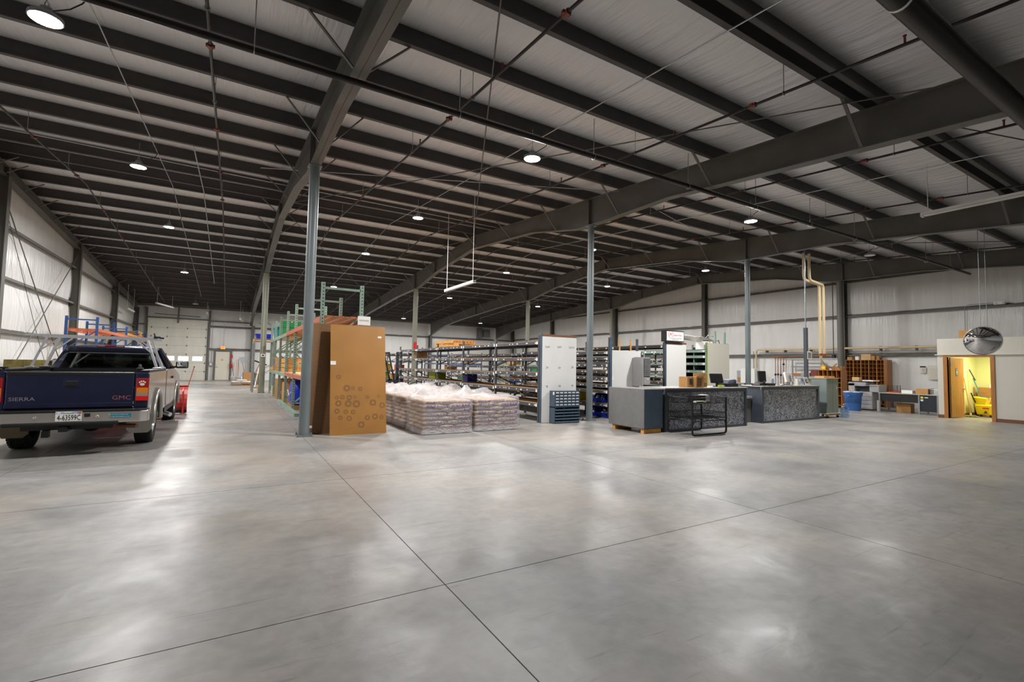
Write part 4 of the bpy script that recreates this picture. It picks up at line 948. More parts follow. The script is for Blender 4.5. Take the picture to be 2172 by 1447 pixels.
# ---- blue rack by the left wall
def blev(i): return [(2.66, 'orange', 'bars'), (1.35, 'orange', 'ply')]
pallet_rack('pallet_rack', 'blue pallet rack with orange beams along the left wall behind the truck', (0, 0, 0), -5.40, -4.42, [24.0, 27.05, 30.1, 33.2, 36.2], 3.1, blev, 'blue', None)
for k, (y, d) in enumerate(((31.0, 'bare wooden pallet on the blue rack, nearest of the row'), (32.6, 'bare wooden pallet on the blue rack, second of the row'), (34.3, 'wooden pallet on the blue rack under another one'))): pallet('wood_pallet', d, (-4.9, y, 2.67), 0, 1.3, .95, 'wood', 'pallets on the blue rack')
pallet('wood_pallet', 'wooden pallet stacked on the last pallet of the blue rack', (-4.9, 34.35, 2.805), .06, 1.3, .95, 'wood', 'pallets on the blue rack'); pallet('wood_pallet', 'topmost wooden pallet at the far end of the blue rack', (-4.9, 34.2, 2.94), 0, 1.3, .95, 'wood', 'pallets on the blue rack')
crate('mossy timber crate by the left wall behind the truck bed', (-5.2, 20.2, 0), .9, 1.4, 1.42, 'moss', 4, cat='crate', name='crate')
# ---- pegboards
t = thing('pegboard', 'brown pegboard sheet leaning in front of the green rack, lighter one', 'board', (2.43, 10.36, 0), 0)
pg = M().box(-.585, .585, 0, .008, 0, 2.36).build('sheet', 'peg', t); t.rotation_euler = (math.radians(-9.2), 0, 0)
fr = M().box(-.585, .585, .008, .03, 2.30, 2.36).box(-.585, .585, .008, .03, .0, .06).box(-.585, -.545, .008, .03, .06, 2.3).box(.545, .585, .008, .03, .06, 2.3).build('back_frame', 'woodd', t)
for x, z, sx, sz in ((.46, 2.12, .08, .04), (-.53, 1.52, .11, .08)): M().box(x - sx / 2, x + sx / 2, -.003, 0, z - sz / 2, z + sz / 2).build('label', 'paper', t)
K['stain'] = mat('grinder_disc_stain', (136, 96, 52), 0.6)
rings = [(-.42, 1.22, .06), (-.25, .98, .09), (-.12, .98, .05), (.03, .96, .06), (-.45, .78, .05), (-.34, .79, .06), (-.20, .78, .07), (-.08, .79, .04), (.18, .78, .05), (.42, .80, .04), (-.42, .66, .08), (-.22, .65, .09), (-.05, .64, .10), (.30, .66, .09), (.50, .60, .08), (-.45, .5, .07), (-.27, .48, .06), (-.12, .47, .06), (-.38, .36, .06), (-.2, .34, .07), (.18, .34, .07), (.34, .36, .08), (.48, .34, .06), (.05, .2, .09)]
sm_ = M()
for x, z, r in rings:
    n = 20; r *= .8
    sm_.add([(x + q * r * math.cos(2 * PI * i / n), -.0012, z + q * r * math.sin(2 * PI * i / n)) for q in (.45, 1) for i in range(n)], [(i, (i + 1) % n, n + (i + 1) % n, n + i) for i in range(n)])
stuff(sm_.build('disc_stain', 'stain', t))
t = thing('pegboard', 'dark brown pegboard sheet behind the lighter one, beside the grey column', 'board', (2.08, 10.72, 0))
M().box(-.60, .60, 0, .008, 0, 2.36).build('sheet', 'pegd', t); M().box(-.6, .6, .008, .03, 2.3, 2.36).box(-.6, .6, .008, .03, 0, .06).build('back_frame', 'woodd', t); t.rotation_euler = (math.radians(-5), 0, 0)
M().box(-.58, -.53, -.003, 0, .13, .18).build('label', 'paper', t)
t = thing('sign_card', 'white aisle card W39-W52 on the front upright of the green rack', 'sign', (2.60, 10.98, 2.47))
M().box(-.14, .14, -.004, 0, -.1, .1).build('card', 'paper', t); text('lettering', 'W39-W52', .05, (0, -.006, 0), 'ink', t)
# ---- pallets of wrapped sacks
def sackmesh(L, Wd, H, seed, m):
    mm = M(); n = 12; rows = []
    vs = []
    for j in range(7):
        v = j / 6; a = PI * v; zc = -math.cos(a)
        for i in range(16):
            b = 2 * PI * i / 16; cx, cy = math.cos(b), math.sin(b); q = max(abs(cx), abs(cy)); sq = (1 / q) ** .75
            rr = math.sin(a) ** .35
            vs.append((cx * sq * L / 2 * rr * .98, cy * sq * Wd / 2 * rr * .98, H / 2 + zc * H / 2 * (1 + .12 * noise.noise(Vector((cx * 2, cy * 2, seed))))))
    mm.add(vs, [(j * 16 + i, j * 16 + (i + 1) % 16, (j + 1) * 16 + (i + 1) % 16, (j + 1) * 16 + i) for j in range(6) for i in range(16)], True)
    return mm.mesh('sack', K[m])
SK = [sackmesh(.60, .40, .098, s, 'bagp') for s in range(3)]
NL = 7; LH = .088; PZ = .11
def layer(k):
    # (cx, cy, rot) in a 1.16 x 1.0 footprint, interlocked
    A = [(-.29, -.30, 0), (.29, -.30, 0), (-.38, .2, 1), (.0, .2, 1), (.38, .2, 1)]
    B = [(-.38, -.2, 1), (0, -.2, 1), (.38, -.2, 1), (-.29, .30, 0), (.29, .30, 0)]
    return A if k % 2 else B
def wrap_mesh(seed, Wd=1.17, Dp=1.02, H=.76):
    mm = M(); n = 56; rows = 13; vs = []
    def ring(q, z, amp):
        out = []
        for i in range(n):
            a = 2 * PI * i / n; cx, cy = math.cos(a), math.sin(a); k = (1 / max(abs(cx), abs(cy))) ** .93
            x, y = cx * k * (Wd / 2) * q, cy * k * (Dp / 2) * q
            nn = noise.noise(Vector((x * 7, y * 7, z * 6 + seed))) * amp + noise.noise(Vector((x * 18, y * 18, z * 3 + seed))) * amp * .5
            out.append((x * (1 + nn), y * (1 + nn), z))
        return out
    for r in range(rows):
        f = r / (rows - 1); q = 1.025 - .05 * max(0, (f - .8)) * 5 * .4 + (.03 * max(0, .12 - f) / .12); vs += ring(q, .015 + f * (H - .02), .03)
    for q in (.92, .8, .6, .4, .2, .07):
        for p in ring(q, H, .05):
            pk = max(0, noise.noise(Vector((p[0] * 2.6, p[1] * 2.6, seed * 3.1)))) ** 1.3 * .30 + .05 * noise.noise(Vector((p[0] * 9, p[1] * 9, seed))) + .02
            vs.append((p[0], p[1], H + pk * min(1, (1 - q) * 5 + .15)))
    R_ = rows + 6
    fs = [(r * n + i, r * n + (i + 1) % n, (r + 1) * n + (i + 1) % n, (r + 1) * n + i) for r in range(R_ - 1) for i in range(n)] + [tuple((R_ - 1) * n + i for i in range(n))]
    mm.add(vs, fs, True); return mm.mesh('stretch_wrap', K['wrap'])
def sack_pallet(label, X, Y, seed, front):
    t = thing('wrapped_sack_pallet', label, 'pallet', (X, Y, 0), 0, 'wrapped pallets of sacks')
    for x in (-.5, 0, .5): M().box(x - .03, x + .03, -.5, .5, .012, .09).build('stringer', 'woodd', t)
    for k in range(5): M().box(-.56, .56, -.47 + k * .22 - .03, -.47 + k * .22 + .07, .09, PZ).build('deck_board', 'woodd', t)
    rnd = random.Random(seed)
    for k in range(NL):
        for (cx, cy, r) in layer(k):
            if not front and k < NL - 2 and cx > 0 and cy > 0: continue
            s_ = put('sack', SK[rnd.randrange(3)], t, (cx + rnd.uniform(-.012, .012), cy + rnd.uniform(-.012, .012), PZ + k * LH), (rnd.uniform(-.03, .03), rnd.uniform(-.03, .03), r * PI / 2 + rnd.uniform(-.03, .03)))
            if front and cy < 0:
                if r == 0: text('lettering', 'GOLD BLAZE', .075, (-.0, -.212, .05), 'bagink', s_, (PI / 2, 0, 0))
                else: text('lettering', 'GOLD BLAZE', .052, (-.308, 0, .05), 'bagink', s_, (PI / 2, 0, -PI / 2))
    put('stretch_wrap', wrap_mesh(seed), t)
ordn = ['front', 'second', 'third', 'fourth', 'fifth', 'last']
for c_, (X, nm) in enumerate(((4.17, 'left'), (5.46, 'right'))):
    for k in range(6):
        sack_pallet('wrapped pallet of tan sacks, %s in the %s row beside the pegboard' % (ordn[k], nm), X, 10.2 + k * 1.12 + (.06 if c_ else 0), c_ * 10 + k + 1, k == 0)
# ================================================================== SHELVING RUNS
def shelf_run(name, label, X0, X1, Ys, H, levels, mu='shelf', mb='shelf', deck='deck', tags=True, bh=.085, closed=False, xbrace=False):
    t = thing(name, label, 'shelving', (0, 0, 0))
    um = M(); um.box(-.03, .03, -.025, .025, 0, H); um.box(-.045, .045, -.04, .04, 0, .006); um = um.mesh('upright', K[mu])
    slot = M(); z = .1
    while z < H: slot.box(-.0305, -.03, -.01, .01, z - .012, z + .012); slot.box(-.01, .01, -.0256, -.025, z - .012, z + .012); z += .06
    sm = slot.mesh('slots', K['ink'])
    for k, y in enumerate(Ys):
        for x in (X0 + .03, X1 - .03):
            u_ = put('upright', um, t, (x, y, 0))
            if k < 2: stuff(put('slots', sm, u_))
        for a, b_ in ((.3, .75), (1.2, .75), (1.5, 1.95)): 
            M().bar((X0 + .03, y, a), (X1 - .03, y, b_), .02, .03).build('brace', mu, t)
    tg = M(); rnd = random.Random(hash(label) % 1000 if False else len(label))
    dm = {}
    for i, (a, b_) in enumerate(zip(Ys, Ys[1:])):
        for z in levels(i):
            for x in (X0 + .012, X1 - .012):
                M().box(x - .018, x + .018, a + .026, b_ - .026, z - bh, z).build('beam', mb, t)
            for y in (a + .03, b_ - .03 - .03):
                M().box(X0 + .03, X1 - .03, y, y + .03, z - .06, z - .01).build('tie', mb, t)
            M().box(X0 + .0, X1 - .0, a + .026, b_ - .026, z, z + .018).build('deck', deck, t)
            if tags:
                y = a + .12
                while y < b_ - .2:
                    wd = rnd.uniform(.03, .09)
                    if rnd.random() < .6: tg.box(X0 - .0075, X0 - .006, y, y + wd, z - .065 + rnd.uniform(0, .02), z - .025)
                    y += rnd.uniform(.12, .45)
                tg.box(X0 - .0078, X0 - .006, a + .04, a + .11, z - .08, z - .005); tg.box(X0 - .0078, X0 - .006, b_ - .11, b_ - .04, z - .08, z - .005)
        if closed and i == 0: M().box(X1 - .02, X1 - .012, a, b_, .1, H - .1).build('back_panel', 'shelfd', t)
        if xbrace and i == 1:
            for p, q in ((.5, 1.3), (1.3, .5)): M().bar((X1 - .02, a, p), (X1 - .02, b_, q), .015, .025).build('cross_brace', 'deckpale', t)
    if tags: stuff(tg.build('label_strips', 'paper', t))
    return t
RY = [10.68, 13.12, 15.56, 18.0, 20.44, 22.88]
L1 = [[.50, .89, 1.34, 1.74, 2.19], [.86, 1.30, 1.75, 2.19], [.55, .88, 1.30, 1.75, 2.19], [.55, .90, 1.29, 1.76, 2.18], [.90, 1.29, 1.76, 2.18]]
shelf_run('shelving_run', 'charcoal shelving run beside the sack pallets, behind the tallest white end panel', 7.2, 8.38, RY, 2.36, lambda i: L1[i], xbrace=True)
L2 = [[.42, .82, 1.0, 1.22, 1.42, 1.62, 1.82, 2.0], [.45, .85, 1.25, 1.5, 1.8, 2.05], [.5, 1.0, 1.5, 2.0], [.5, 1.0, 1.5, 2.0], [.5, 1.0, 1.5, 2.0]]
shelf_run('shelving_run', 'charcoal shelving run with blue bins behind the middle white end panel', 9.76, 10.96, [y + .05 for y in RY], 2.42, lambda i: L2[i])
L3 = [[.3, .62, .9, 1.2, 1.62, 2.28], [.4, .9, 1.3, 1.7, 2.28], [.5, 1.0, 1.5, 2.0], [.5, 1.0, 1.5, 2.0]]
shelf_run('shelving_run', 'dark shelving run behind the white end panel carrying the logo sign', 12.12, 13.06, [y + .05 for y in RY[:5]], 2.38, lambda i: L3[i], mb='shelfd')
L4 = [[.30, .62, .84, 1.02, 1.22, 1.48, 1.75, 2.0, 2.2], [.4, .9, 1.3, 1.7, 2.2], [.5, 1.0, 1.5, 2.0]]
g4 = shelf_run('shelving_run', 'sage green closed shelving run behind the last white end panel, foil duct on top', 14.25, 15.43, [10.74, 12.2, 13.6], 2.46, lambda i: L4[i], mu='green', mb='green', deck='shelfd', closed=True)
for k in range(2): M().box(14.27, 15.4, 11.25 + .7 * k, 11.27 + .7 * k, .1, 2.2).build('divider', 'green', g4)
# more racks towards the back wall
def rb(i): return [.5, 1.0, 1.5, 2.0]
shelf_run('rear_rack', 'charcoal rack far behind the first shelving run, nearer the forklift', 9.0, 9.9, [27.0, 29.4, 31.8, 34.2], 2.2, lambda i: [.5, 1.1, 1.7, 2.15], mb='shelfd')
shelf_run('rear_rack', 'far rack with bright blue beams seen through the first shelving run', 12.6, 13.6, [26.5, 29.0, 31.5, 34.0], 2.3, lambda i: [.5, 1.1, 1.62, 2.2], mb='blue')
shelf_run('rear_rack', 'sage green rack far back towards the right wall', 16.75, 17.75, [24.0, 26.5, 29.0, 31.5], 2.3, lambda i: [.4, 1.0, 1.6, 2.2], mu='green', mb='green')
shelf_run('rear_rack', 'charcoal rack far back close to the right wall', 19.6, 20.6, [22.0, 24.4, 26.8, 29.2], 2.2, lambda i: [.4, 1.0, 1.6, 2.1])
shelf_run('rear_rack', 'charcoal rack standing behind the logo sign end panel, second row back', 17.0, 18.0, [14.0, 16.4, 18.8, 21.2], 2.3, lambda i: [.4, .9, 1.4, 1.9, 2.25], mb='shelfd')
# far clutter between the racks
bits = [((9.4, 29.9, 1.12), (.5, .5, .35), 'red', 'red carton on the far charcoal rack'), ((9.4, 31.0, .52), (.5, .6, .35), 'card', 'brown carton low on the far charcoal rack'), ((9.4, 33.0, .52), (.5, .6, .45), 'lime', 'lime green tub low on the far charcoal rack'), ((9.4, 32.9, 1.12), (.5, .6, .4), 'yellow', 'yellow tub on the far charcoal rack'),
        ((13.1, 28.0, .52), (.6, .8, .4), 'gtarp', 'green carton low on the rack with blue beams'), ((13.1, 30.2, 1.12), (.6, .8, .4), 'card', 'brown carton on the rack with blue beams'), ((13.1, 32.6, .52), (.6, .8, .45), 'bluebin', 'blue carton low on the rack with blue beams'), ((13.1, 27.6, 1.65), (.6, .7, .35), 'cardp', 'pale carton high on the rack with blue beams'),
        ((16.9, 25.2, 1.02), (.6, .8, .5), 'gtarp', 'green bundle on the far sage rack'), ((16.9, 27.8, .42), (.6, .8, .4), 'bluebin', 'blue bin low on the far sage rack'), ((16.9, 28.1, 1.62), (.6, .8, .35), 'card', 'brown carton high on the far sage rack'),
        ((7.8, 19.4, .92), (.5, .7, .3), 'lime', 'lime green pack on the lower shelf of the first run, far end'), ((7.8, 21.2, .55 - .55 + .0), (.5, .6, .35), 'bluebin', 'blue box on the floor in the first run, far end'), ((7.8, 17.0, 0.0), (.5, .6, .5), 'cardp', 'pale carton on the floor in the first run'), ((7.85, 16.2, .90), (.4, .3, .28), 'bluebin', 'blue carton on the lower shelf of the first run'),
        ((7.8, 21.6, 1.78), (.5, .5, .3), 'cardp', 'pale carton on an upper shelf at the far end of the first run'), ((7.8, 13.9, 0), (.35, .3, .2), 'wood', 'small timber block on the floor under the first run')]
for (loc, s_, m_, d) in bits: crate(d, loc, *s_, m=m_)
pallet('wood_pallet', 'yellow pine pallet on top of the first shelving run, lower one', (7.9, 17.6, 2.215), .05, 2.1, 1.02, 'wood', 'pallets on the first shelving run'); pallet('wood_pallet', 'yellow pine pallet on top of the first shelving run, upper one', (7.85, 17.75, 2.347), .02, 1.7, .98, 'wood', 'pallets on the first shelving run')
# ---- end panels
def panel(label, X0, X1, Y, H, m, cap, texts=(), z0=.005):
    t = thing('end_panel', label, 'panel', (X0, Y, 0)); W_ = X1 - X0
    M().box(0, W_, 0, .012, z0, H).build('sheet', m, t)
    if cap: M().box(-.005, W_ + .005, -.006, .02, H, H + .055).build('wood_cap', 'brown', t)
    for x, z, s_ in texts: text('handwriting', s_, .085, (x, -.001, z), 'ink', t)
    return t
pnl = panel('tall white pegboard end panel with handwritten numbers behind the drawer cabinets', 7.23, 8.39, 10.55, 2.33, 'pegw', True, [(.16, 2.04, '16/4'), (.56, 2.05, '16/4'), (.98, 2.05, '12/14'), (.16, 1.48, '24'), (.57, 1.48, '24'), (1.02, 1.5, '24'), (.16, .97, '18'), (.58, .98, '18'), (1.02, .99, '18')])
M().box(-.035, -.005, .0, .05, .0, 2.42).build('edge_post', 'slate', pnl)
p2 = panel('shorter white pegboard end panel beside the blue bins with a grey organiser on it', 9.80, 10.98, 10.62, 2.04, 'pegw', False)
M().box(-.045, -.005, .0, .05, 0, 2.42).build('edge_post', 'slate', p2)
for x in (.32, .78): M().box(x - .02, x + .02, .012, .04, 1.2, 2.38).build('timber_batten', 'wood', p2)
M().box(.0, .06, -.003, 0, 1.15, 1.25).build('tag', 'paper', p2)
p3 = panel('white end panel under the logo sign', 12.14, 13.08, 10.62, 2.33, 'white', True)
M().box(-.055, -.005, .0, .05, 0, 2.42).build('edge_post', 'slate', p3)
p4 = panel('plain off white end panel farthest right, beside the green shelves', 14.26, 15.44, 10.66, 2.44, 'office', False)
for x in (.0, .0 + .0): pass
M().box(-.02, -.002, -.001, .02, 0, 2.46).build('edge_strip', 'lime', p4)
for x in (.56, 1.10): M().box(x - .03, x + .03, .1, .16, 2.44, 2.88).build('post', 'green', p4)
# logo sign
t = thing('logo_sign', 'black framed lightbox sign with red IR logo on a white end panel', 'sign', (12.44, 10.52, 2.395))
M().box(-.43, .43, .015, .21, 0, .36).build('case', 'black', t); M().box(-.40, .40, .002, .016, .03, .33).build('face', 'paper', t)
text('logo_letters', 'IR', .13, (-.22, -.001, .235), 'redink', t, sx=1.15); text('sign_lettering', 'Ingersoll Rand', .075, (.115, -.001, .215), 'redink', t, sx=.85)
lo = M()
for s in (-1, 1): lo.tube([(-.22 + s * (.115) * math.cos(a), .0, .235 + .095 * math.sin(a)) for a in [math.radians(-60 + 12 * i) for i in range(11)]], .007, 6)
lo.build('logo_swoosh', 'redink', t)
text('sign_lettering', 'Air Compressors  Tools  Pumps', .045, (0, -.001, .115), 'ink', t, sx=.95); text('sign_lettering', 'Parts and Service', .042, (0, -.001, .065), 'ink', t)
# organiser on the second panel
t = thing('wall_organiser', 'grey louvred parts organiser hung on the shorter white end panel', 'organiser', (10.78, 10.2, 1.03))
M().box(-.12, .16, 0, .38, .0, .82).build('case', 'copierg', t)
for k in range(10): M().box(-.10, .15, -.03, 0, .25 + k * .055, .295 + k * .055).build('drawer', 'lamp', t)
M().box(-.1, .15, -.012, 0, .01, .23).build('lower_drawer', 'copierg', t); M().box(.02, .09, -.015, -.012, .15, .17).build('label', 'paper', t)
M().box(-.16, -.12, .0, .415, -.05, .80).build('side_panel', 'copierg', t)
# foil duct over the last run
t = thing('foil_duct', 'crinkled foil duct lying along the top of the last shelving run', 'duct', (0, 0, 0))
M().tube([(13.3, 11.0, 2.62), (14.2, 11.15, 2.60), (14.9, 11.2, 2.60), (15.35, 11.3, 2.52)], .085, 14).build('duct', 'foil', t); M().tube([(15.2, 11.0, 2.55), (15.38, 11.05, 2.60), (15.5, 11.1, 2.48), (15.55, 11.12, 2.2)], .012, 6).build('strap', 'black', t)
M().tube([(14.9, 11.4, 2.5), (15.0, 11.2, 2.78), (15.15, 11.1, 2.72)], .02, 6).build('loose_end', 'foil', t)
crate('white carton on the top shelf of the green shelving run', (14.5, 11.0, 2.225), .35, .45, .28, 'paper')
# blue bins with sacks of fittings
def openbin(label, loc, sx, sy, sz, m, fill=True, cat='bin', name='parts_bin', rz=-PI / 2):
    t = thing(name, label, cat, loc, rz)
    b = M(); w_ = .012
    b.box(-sx / 2, sx / 2, -sy / 2, sy / 2, 0, .012)
    b.hexa([(-sx / 2, -sy / 2, 0), (-sx / 2 + w_, -sy / 2, 0), (-sx / 2 + w_, sy / 2, 0), (-sx / 2, sy / 2, 0), (-sx / 2, -sy / 2 + .12, sz), (-sx / 2 + w_, -sy / 2 + .12, sz), (-sx / 2 + w_, sy / 2, sz), (-sx / 2, sy / 2, sz)])
    b.hexa([(sx / 2 - w_, -sy / 2, 0), (sx / 2, -sy / 2, 0), (sx / 2, sy / 2, 0), (sx / 2 - w_, sy / 2, 0), (sx / 2 - w_, -sy / 2 + .12, sz), (sx / 2, -sy / 2 + .12, sz), (sx / 2, sy / 2, sz), (sx / 2 - w_, sy / 2, sz)])
    b.box(-sx / 2, sx / 2, sy / 2 - w_, sy / 2, 0, sz); b.hexa([(-sx / 2, -sy / 2, 0), (sx / 2, -sy / 2, 0), (sx / 2, -sy / 2 + w_, 0), (-sx / 2, -sy / 2 + w_, 0), (-sx / 2, -sy / 2 - .04, sz * .5), (sx / 2, -sy / 2 - .04, sz * .5), (sx / 2, -sy / 2 - .028, sz * .5), (-sx / 2, -sy / 2 - .028, sz * .5)])
    b.build('shell', m, t)
    if fill:
        c_ = M(); rnd = random.Random(len(label))
        for k in range(26): c_.ball((rnd.uniform(-sx * .36, sx * .36), rnd.uniform(-sy * .45, sy * .3), sz * rnd.uniform(.35, .75)), rnd.uniform(.025, .05), n=6, k=4)
        stuff(c_.build('fittings', 'cream', t))
    return t
openbin('blue plastic bin of fittings on the lower shelf by the middle end panel', (10.16, 11.30, .44), .46, .66, .27, 'bluebin')
openbin('blue plastic bin of fittings on the floor by the middle end panel, near one', (10.16, 11.12, .0), .42, .62, .30, 'bluebin'); openbin('blue plastic bin on the floor by the middle end panel, partly behind the column', (10.16, 11.72, .0), .42, .62, .30, 'bluebin')
openbin('yellow plastic bin on the lower shelf seen left of the grey column', (10.16, 12.5, .44), .4, .6, .25, 'yellow')
# ---- drawer cabinets
def drawer_cab(label, z, plain):
    t = thing('drawer_cabinet', label, 'cabinet', (7.47, 10.28, z)); Wd, Dp, H = .84, .24, .43
    s_ = M(); s_.box(0, Wd, .0, Dp, 0, .012); s_.box(0, Wd, 0, Dp, H - .012, H); s_.box(0, .012, 0, Dp, 0, H); s_.box(Wd - .012, Wd, 0, Dp, 0, H); s_.box(0, Wd, Dp - .01, Dp, 0, H); s_.build('carcass', 'slate', t)
    if not plain:
        cw = (Wd - .03) / 6; ch = (H - .03) / 5
        dm = M().box(.003, cw - .003, -.004, .15, .004, ch - .004).box(.003, cw - .003, -.018, -.004, .004, .014).mesh('drawer', K['slate']); lm = M().box(.02, cw - .02, -.0065, -.004, ch * .5, ch * .82).mesh('label', K['paper'])
        for r in range(5):
            for c_ in range(6):
                d_ = put('drawer', dm, t, (.015 + c_ * cw, 0, .015 + r * ch)); put('label', lm, d_)
        M().box(-.001, 0, .02, .09, H - .1, H - .02).build('side_label', 'paper', t)
    else:
        ch = (H - .03) / 5; lay = [[.32, .52], [.32, .52], [.32, .33, .19], [.32, .52], [.32, .52]]
        for r in range(5):
            x = .015
            for k, w_ in enumerate(lay[r]):
                w2 = w_ * (Wd - .03) / .84
                b = M(); b.box(x + .004, x + w2 - .004, -.0, .18, r * ch + .016, r * ch + .022); b.box(x + .004, x + w2 - .004, .17, .18, r * ch + .016, r * ch + ch); b.box(x + .004, x + .01, 0, .18, r * ch + .016, r * ch + ch); b.box(x + w2 - .01, x + w2 - .004, 0, .18, r * ch + .016, r * ch + ch); b.hexa([(x + .004, -.02, r * ch + .02), (x + w2 - .004, -.02, r * ch + .02), (x + w2 - .004, 0, r * ch + .016), (x + .004, 0, r * ch + .016), (x + .004, -.02, r * ch + .06), (x + w2 - .004, -.02, r * ch + .06), (x + w2 - .004, -.012, r * ch + .06), (x + .004, -.012, r * ch + .06)])
                b.build('bin_drawer', 'slate', t); x += w2
    return t
drawer_cab('slate blue cabinet of open bin drawers on the floor, lower of two', 0, True); drawer_cab('slate blue cabinet of thirty labelled drawers, on top of the bin drawer cabinet', .43, False)
# ================================================================== SERVICE COUNTER
def counter(label, X0, X1, Y0, Y1, H, post=.075):
    t = thing('service_counter', label, 'counter', (0, 0, 0))
    bevel(M().box(X0 - .02, X1 + .02, Y0 - .05, Y1, H - .03, H).build('worktop', 'topgrey', t), .004)
    M().box(X0, X1, Y0 - .03, Y0 + .01, H - .11, H - .03).build('apron', 'framegrey', t)
    for x in (X0, X1 - post): M().box(x, x + post, Y0 - .03, Y0 + .05, 0, H - .11).build('post', 'framegrey', t)
    M().box(X0 + post, X1 - post, Y0 + .0, Y0 + .02, .06, H - .11).build('front_panel', 'swirl', t)
    M().box(X0 + post, X1 - post, Y0 - .02, Y0 + .02, .0, .06).build('kick_rail', 'framegrey', t)
    M().box(X1 - .02, X1, Y0 + .05, Y1, 0, H - .03).build('end_panel', 'framegrey', t); M().box(X0, X0 + .02, Y0 + .05, Y1, 0, H - .03).build('end_panel', 'framegrey', t)
    M().box(X0 + .02, X1 - .02, Y0 + .1, Y1, .5, .52).build('shelf', 'greylam', t)
    return t
counter('left service counter with a swirl finished metal front behind the wire cart', 8.98, 12.2, 7.93, 8.7, 1.05)
counter('right service counter with a swirl finished metal front, monitors on it', 13.2, 16.3, 8.1, 8.85, 1.07)
t = thing('low_counter', 'low recessed counter section between the two service counters', 'counter', (0, 0, 0))
M().box(12.23, 13.17, 8.35, 8.85, .70, .76).build('worktop', 'topgrey', t); M().box(12.26, 13.15, 8.62, 8.64, 0, .70).build('front_panel', 'swirl', t); M().box(12.26, 13.15, 8.84, 8.86, .76, 1.0).build('upstand', 'swirl', t); M().box(12.23, 13.17, 8.4, 8.44, 0, .70).box(12.23, 12.27, 8.35, 8.85, 0, .7).build('leg_panel', 'greylam', t)
t = thing('pallet_block', 'short timber pallet under the grey cabinet at the counter end', 'pallet', (8.56, 8.45, 0))
for y in (-.5, .45): M().box(-.28, .28, y - .05, y + .05, 0, .10).build('timber', 'wood', t)
M().box(-.28, .28, -.5, .5, .10, .115).build('board', 'woodd', t)
t = thing('counter_cabinet', 'grey laminate cabinet standing on a pallet at the left end of the counter', 'cabinet', (8.56, 8.45, .115))
bevel(M().box(-.31, .31, -.58, .6, 0, .915).build('carcass', 'greylam', t), .006); M().box(-.30, .30, -.586, -.58, .01, .9).build('front_face', 'slate', t)
# ---- wire cart
t = thing('wire_cart', 'black two tier wire basket cart in front of the left counter', 'cart', (8.95, 7.1, 0)); Wd, Dp = 1.2, .68
def uframe(y):
    r = .07; p = [(0, y, .88), (0, y, .03 + r)] + [(r - r * math.cos(a), y, .03 + r - r * math.sin(a)) for a in [PI / 8 * i for i in range(1, 5)]] + [(Wd - r, y, .03)] + [(Wd - r + r * math.sin(a), y, .03 + r - r * math.cos(a)) for a in [PI / 8 * i for i in range(1, 5)]] + [(Wd, y, .88)]
    return M().tube(p, .021, 10)
uframe(0).build('front_frame', 'black', t); uframe(Dp).build('back_frame', 'black', t)
for z, dpt in ((.86, .13), (.51, .12)):
    w_ = M(); w_.tube([(0, 0, z), (Wd, 0, z), (Wd, Dp, z), (0, Dp, z)], .009, 6, True); w_.tube([(0.02, 0.02, z - dpt), (Wd - .02, 0.02, z - dpt), (Wd - .02, Dp - .02, z - dpt), (.02, Dp - .02, z - dpt)], .009, 6, True)
    b_ = w_.build('basket', 'black', t)
    g = M(); n1, n2 = 30, 17
    for k in range(1, n1):
        x = Wd * k / n1; g.bar((x, 0, z), (x, .02, z - dpt), .0035, .0035).bar((x, Dp, z), (x, Dp - .02, z - dpt), .0035, .0035)
        g.bar((x, .02, z - dpt), (x, Dp - .02, z - dpt), .0035, .0035)
    for k in range(1, n2):
        y = Dp * k / n2; g.bar((0, y, z), (.02, y, z - dpt), .0035, .0035).bar((Wd, y, z), (Wd - .02, y, z - dpt), .0035, .0035); g.bar((.02, y, z - dpt), (Wd - .02, y, z - dpt), .0035, .0035)
    for q in (.33, .66): g.tube([(0.01, 0.01, z - dpt * q), (Wd - .01, 0.01, z - dpt * q), (Wd - .01, Dp - .01, z - dpt * q), (.01, Dp - .01, z - dpt * q)], .003, 4, True)
    stuff(g.build('wires', 'black', b_))
for x in (0, Wd): M().tube([(x, 0, .22), (x, .05, .33), (x, Dp / 2, .345), (x, Dp - .05, .33), (x, Dp, .22)], .015, 8).build('side_brace', 'black', t)
for y in (0, Dp): M().tube([(0, y, .22), (.06, y, .33), (Wd / 2, y, .34), (Wd - .06, y, .33), (Wd, y, .22)], .012, 8).build('long_brace', 'black', t)
M().box(Wd + .02, Wd + .024, -.02, .02, .58, .72).build('label', 'paper', t)
t = thing('carton', 'black and white printed carton lying in the wire cart basket', 'box', (9.62, 7.5, .742)); M().box(-.17, .16, -.12, .12, 0, .15).build('body', 'black', t)
b = M()
for k in range(3): b.box(.165, .34, -.09, .1, .01 + k * .055, .05 + k * .055)
b.build('white_packs', 'paper', t)
t = thing('leaflet_tray', 'row of small green and white leaflets in the cart basket', 'tray', (9.42, 7.3, .742)); M().box(-.16, .22, -.06, .06, 0, .03).build('tray', 'cream', t); M().box(-.14, .08, -.065, -.06, .0, .03).build('green_strip', 'gtarp', t)
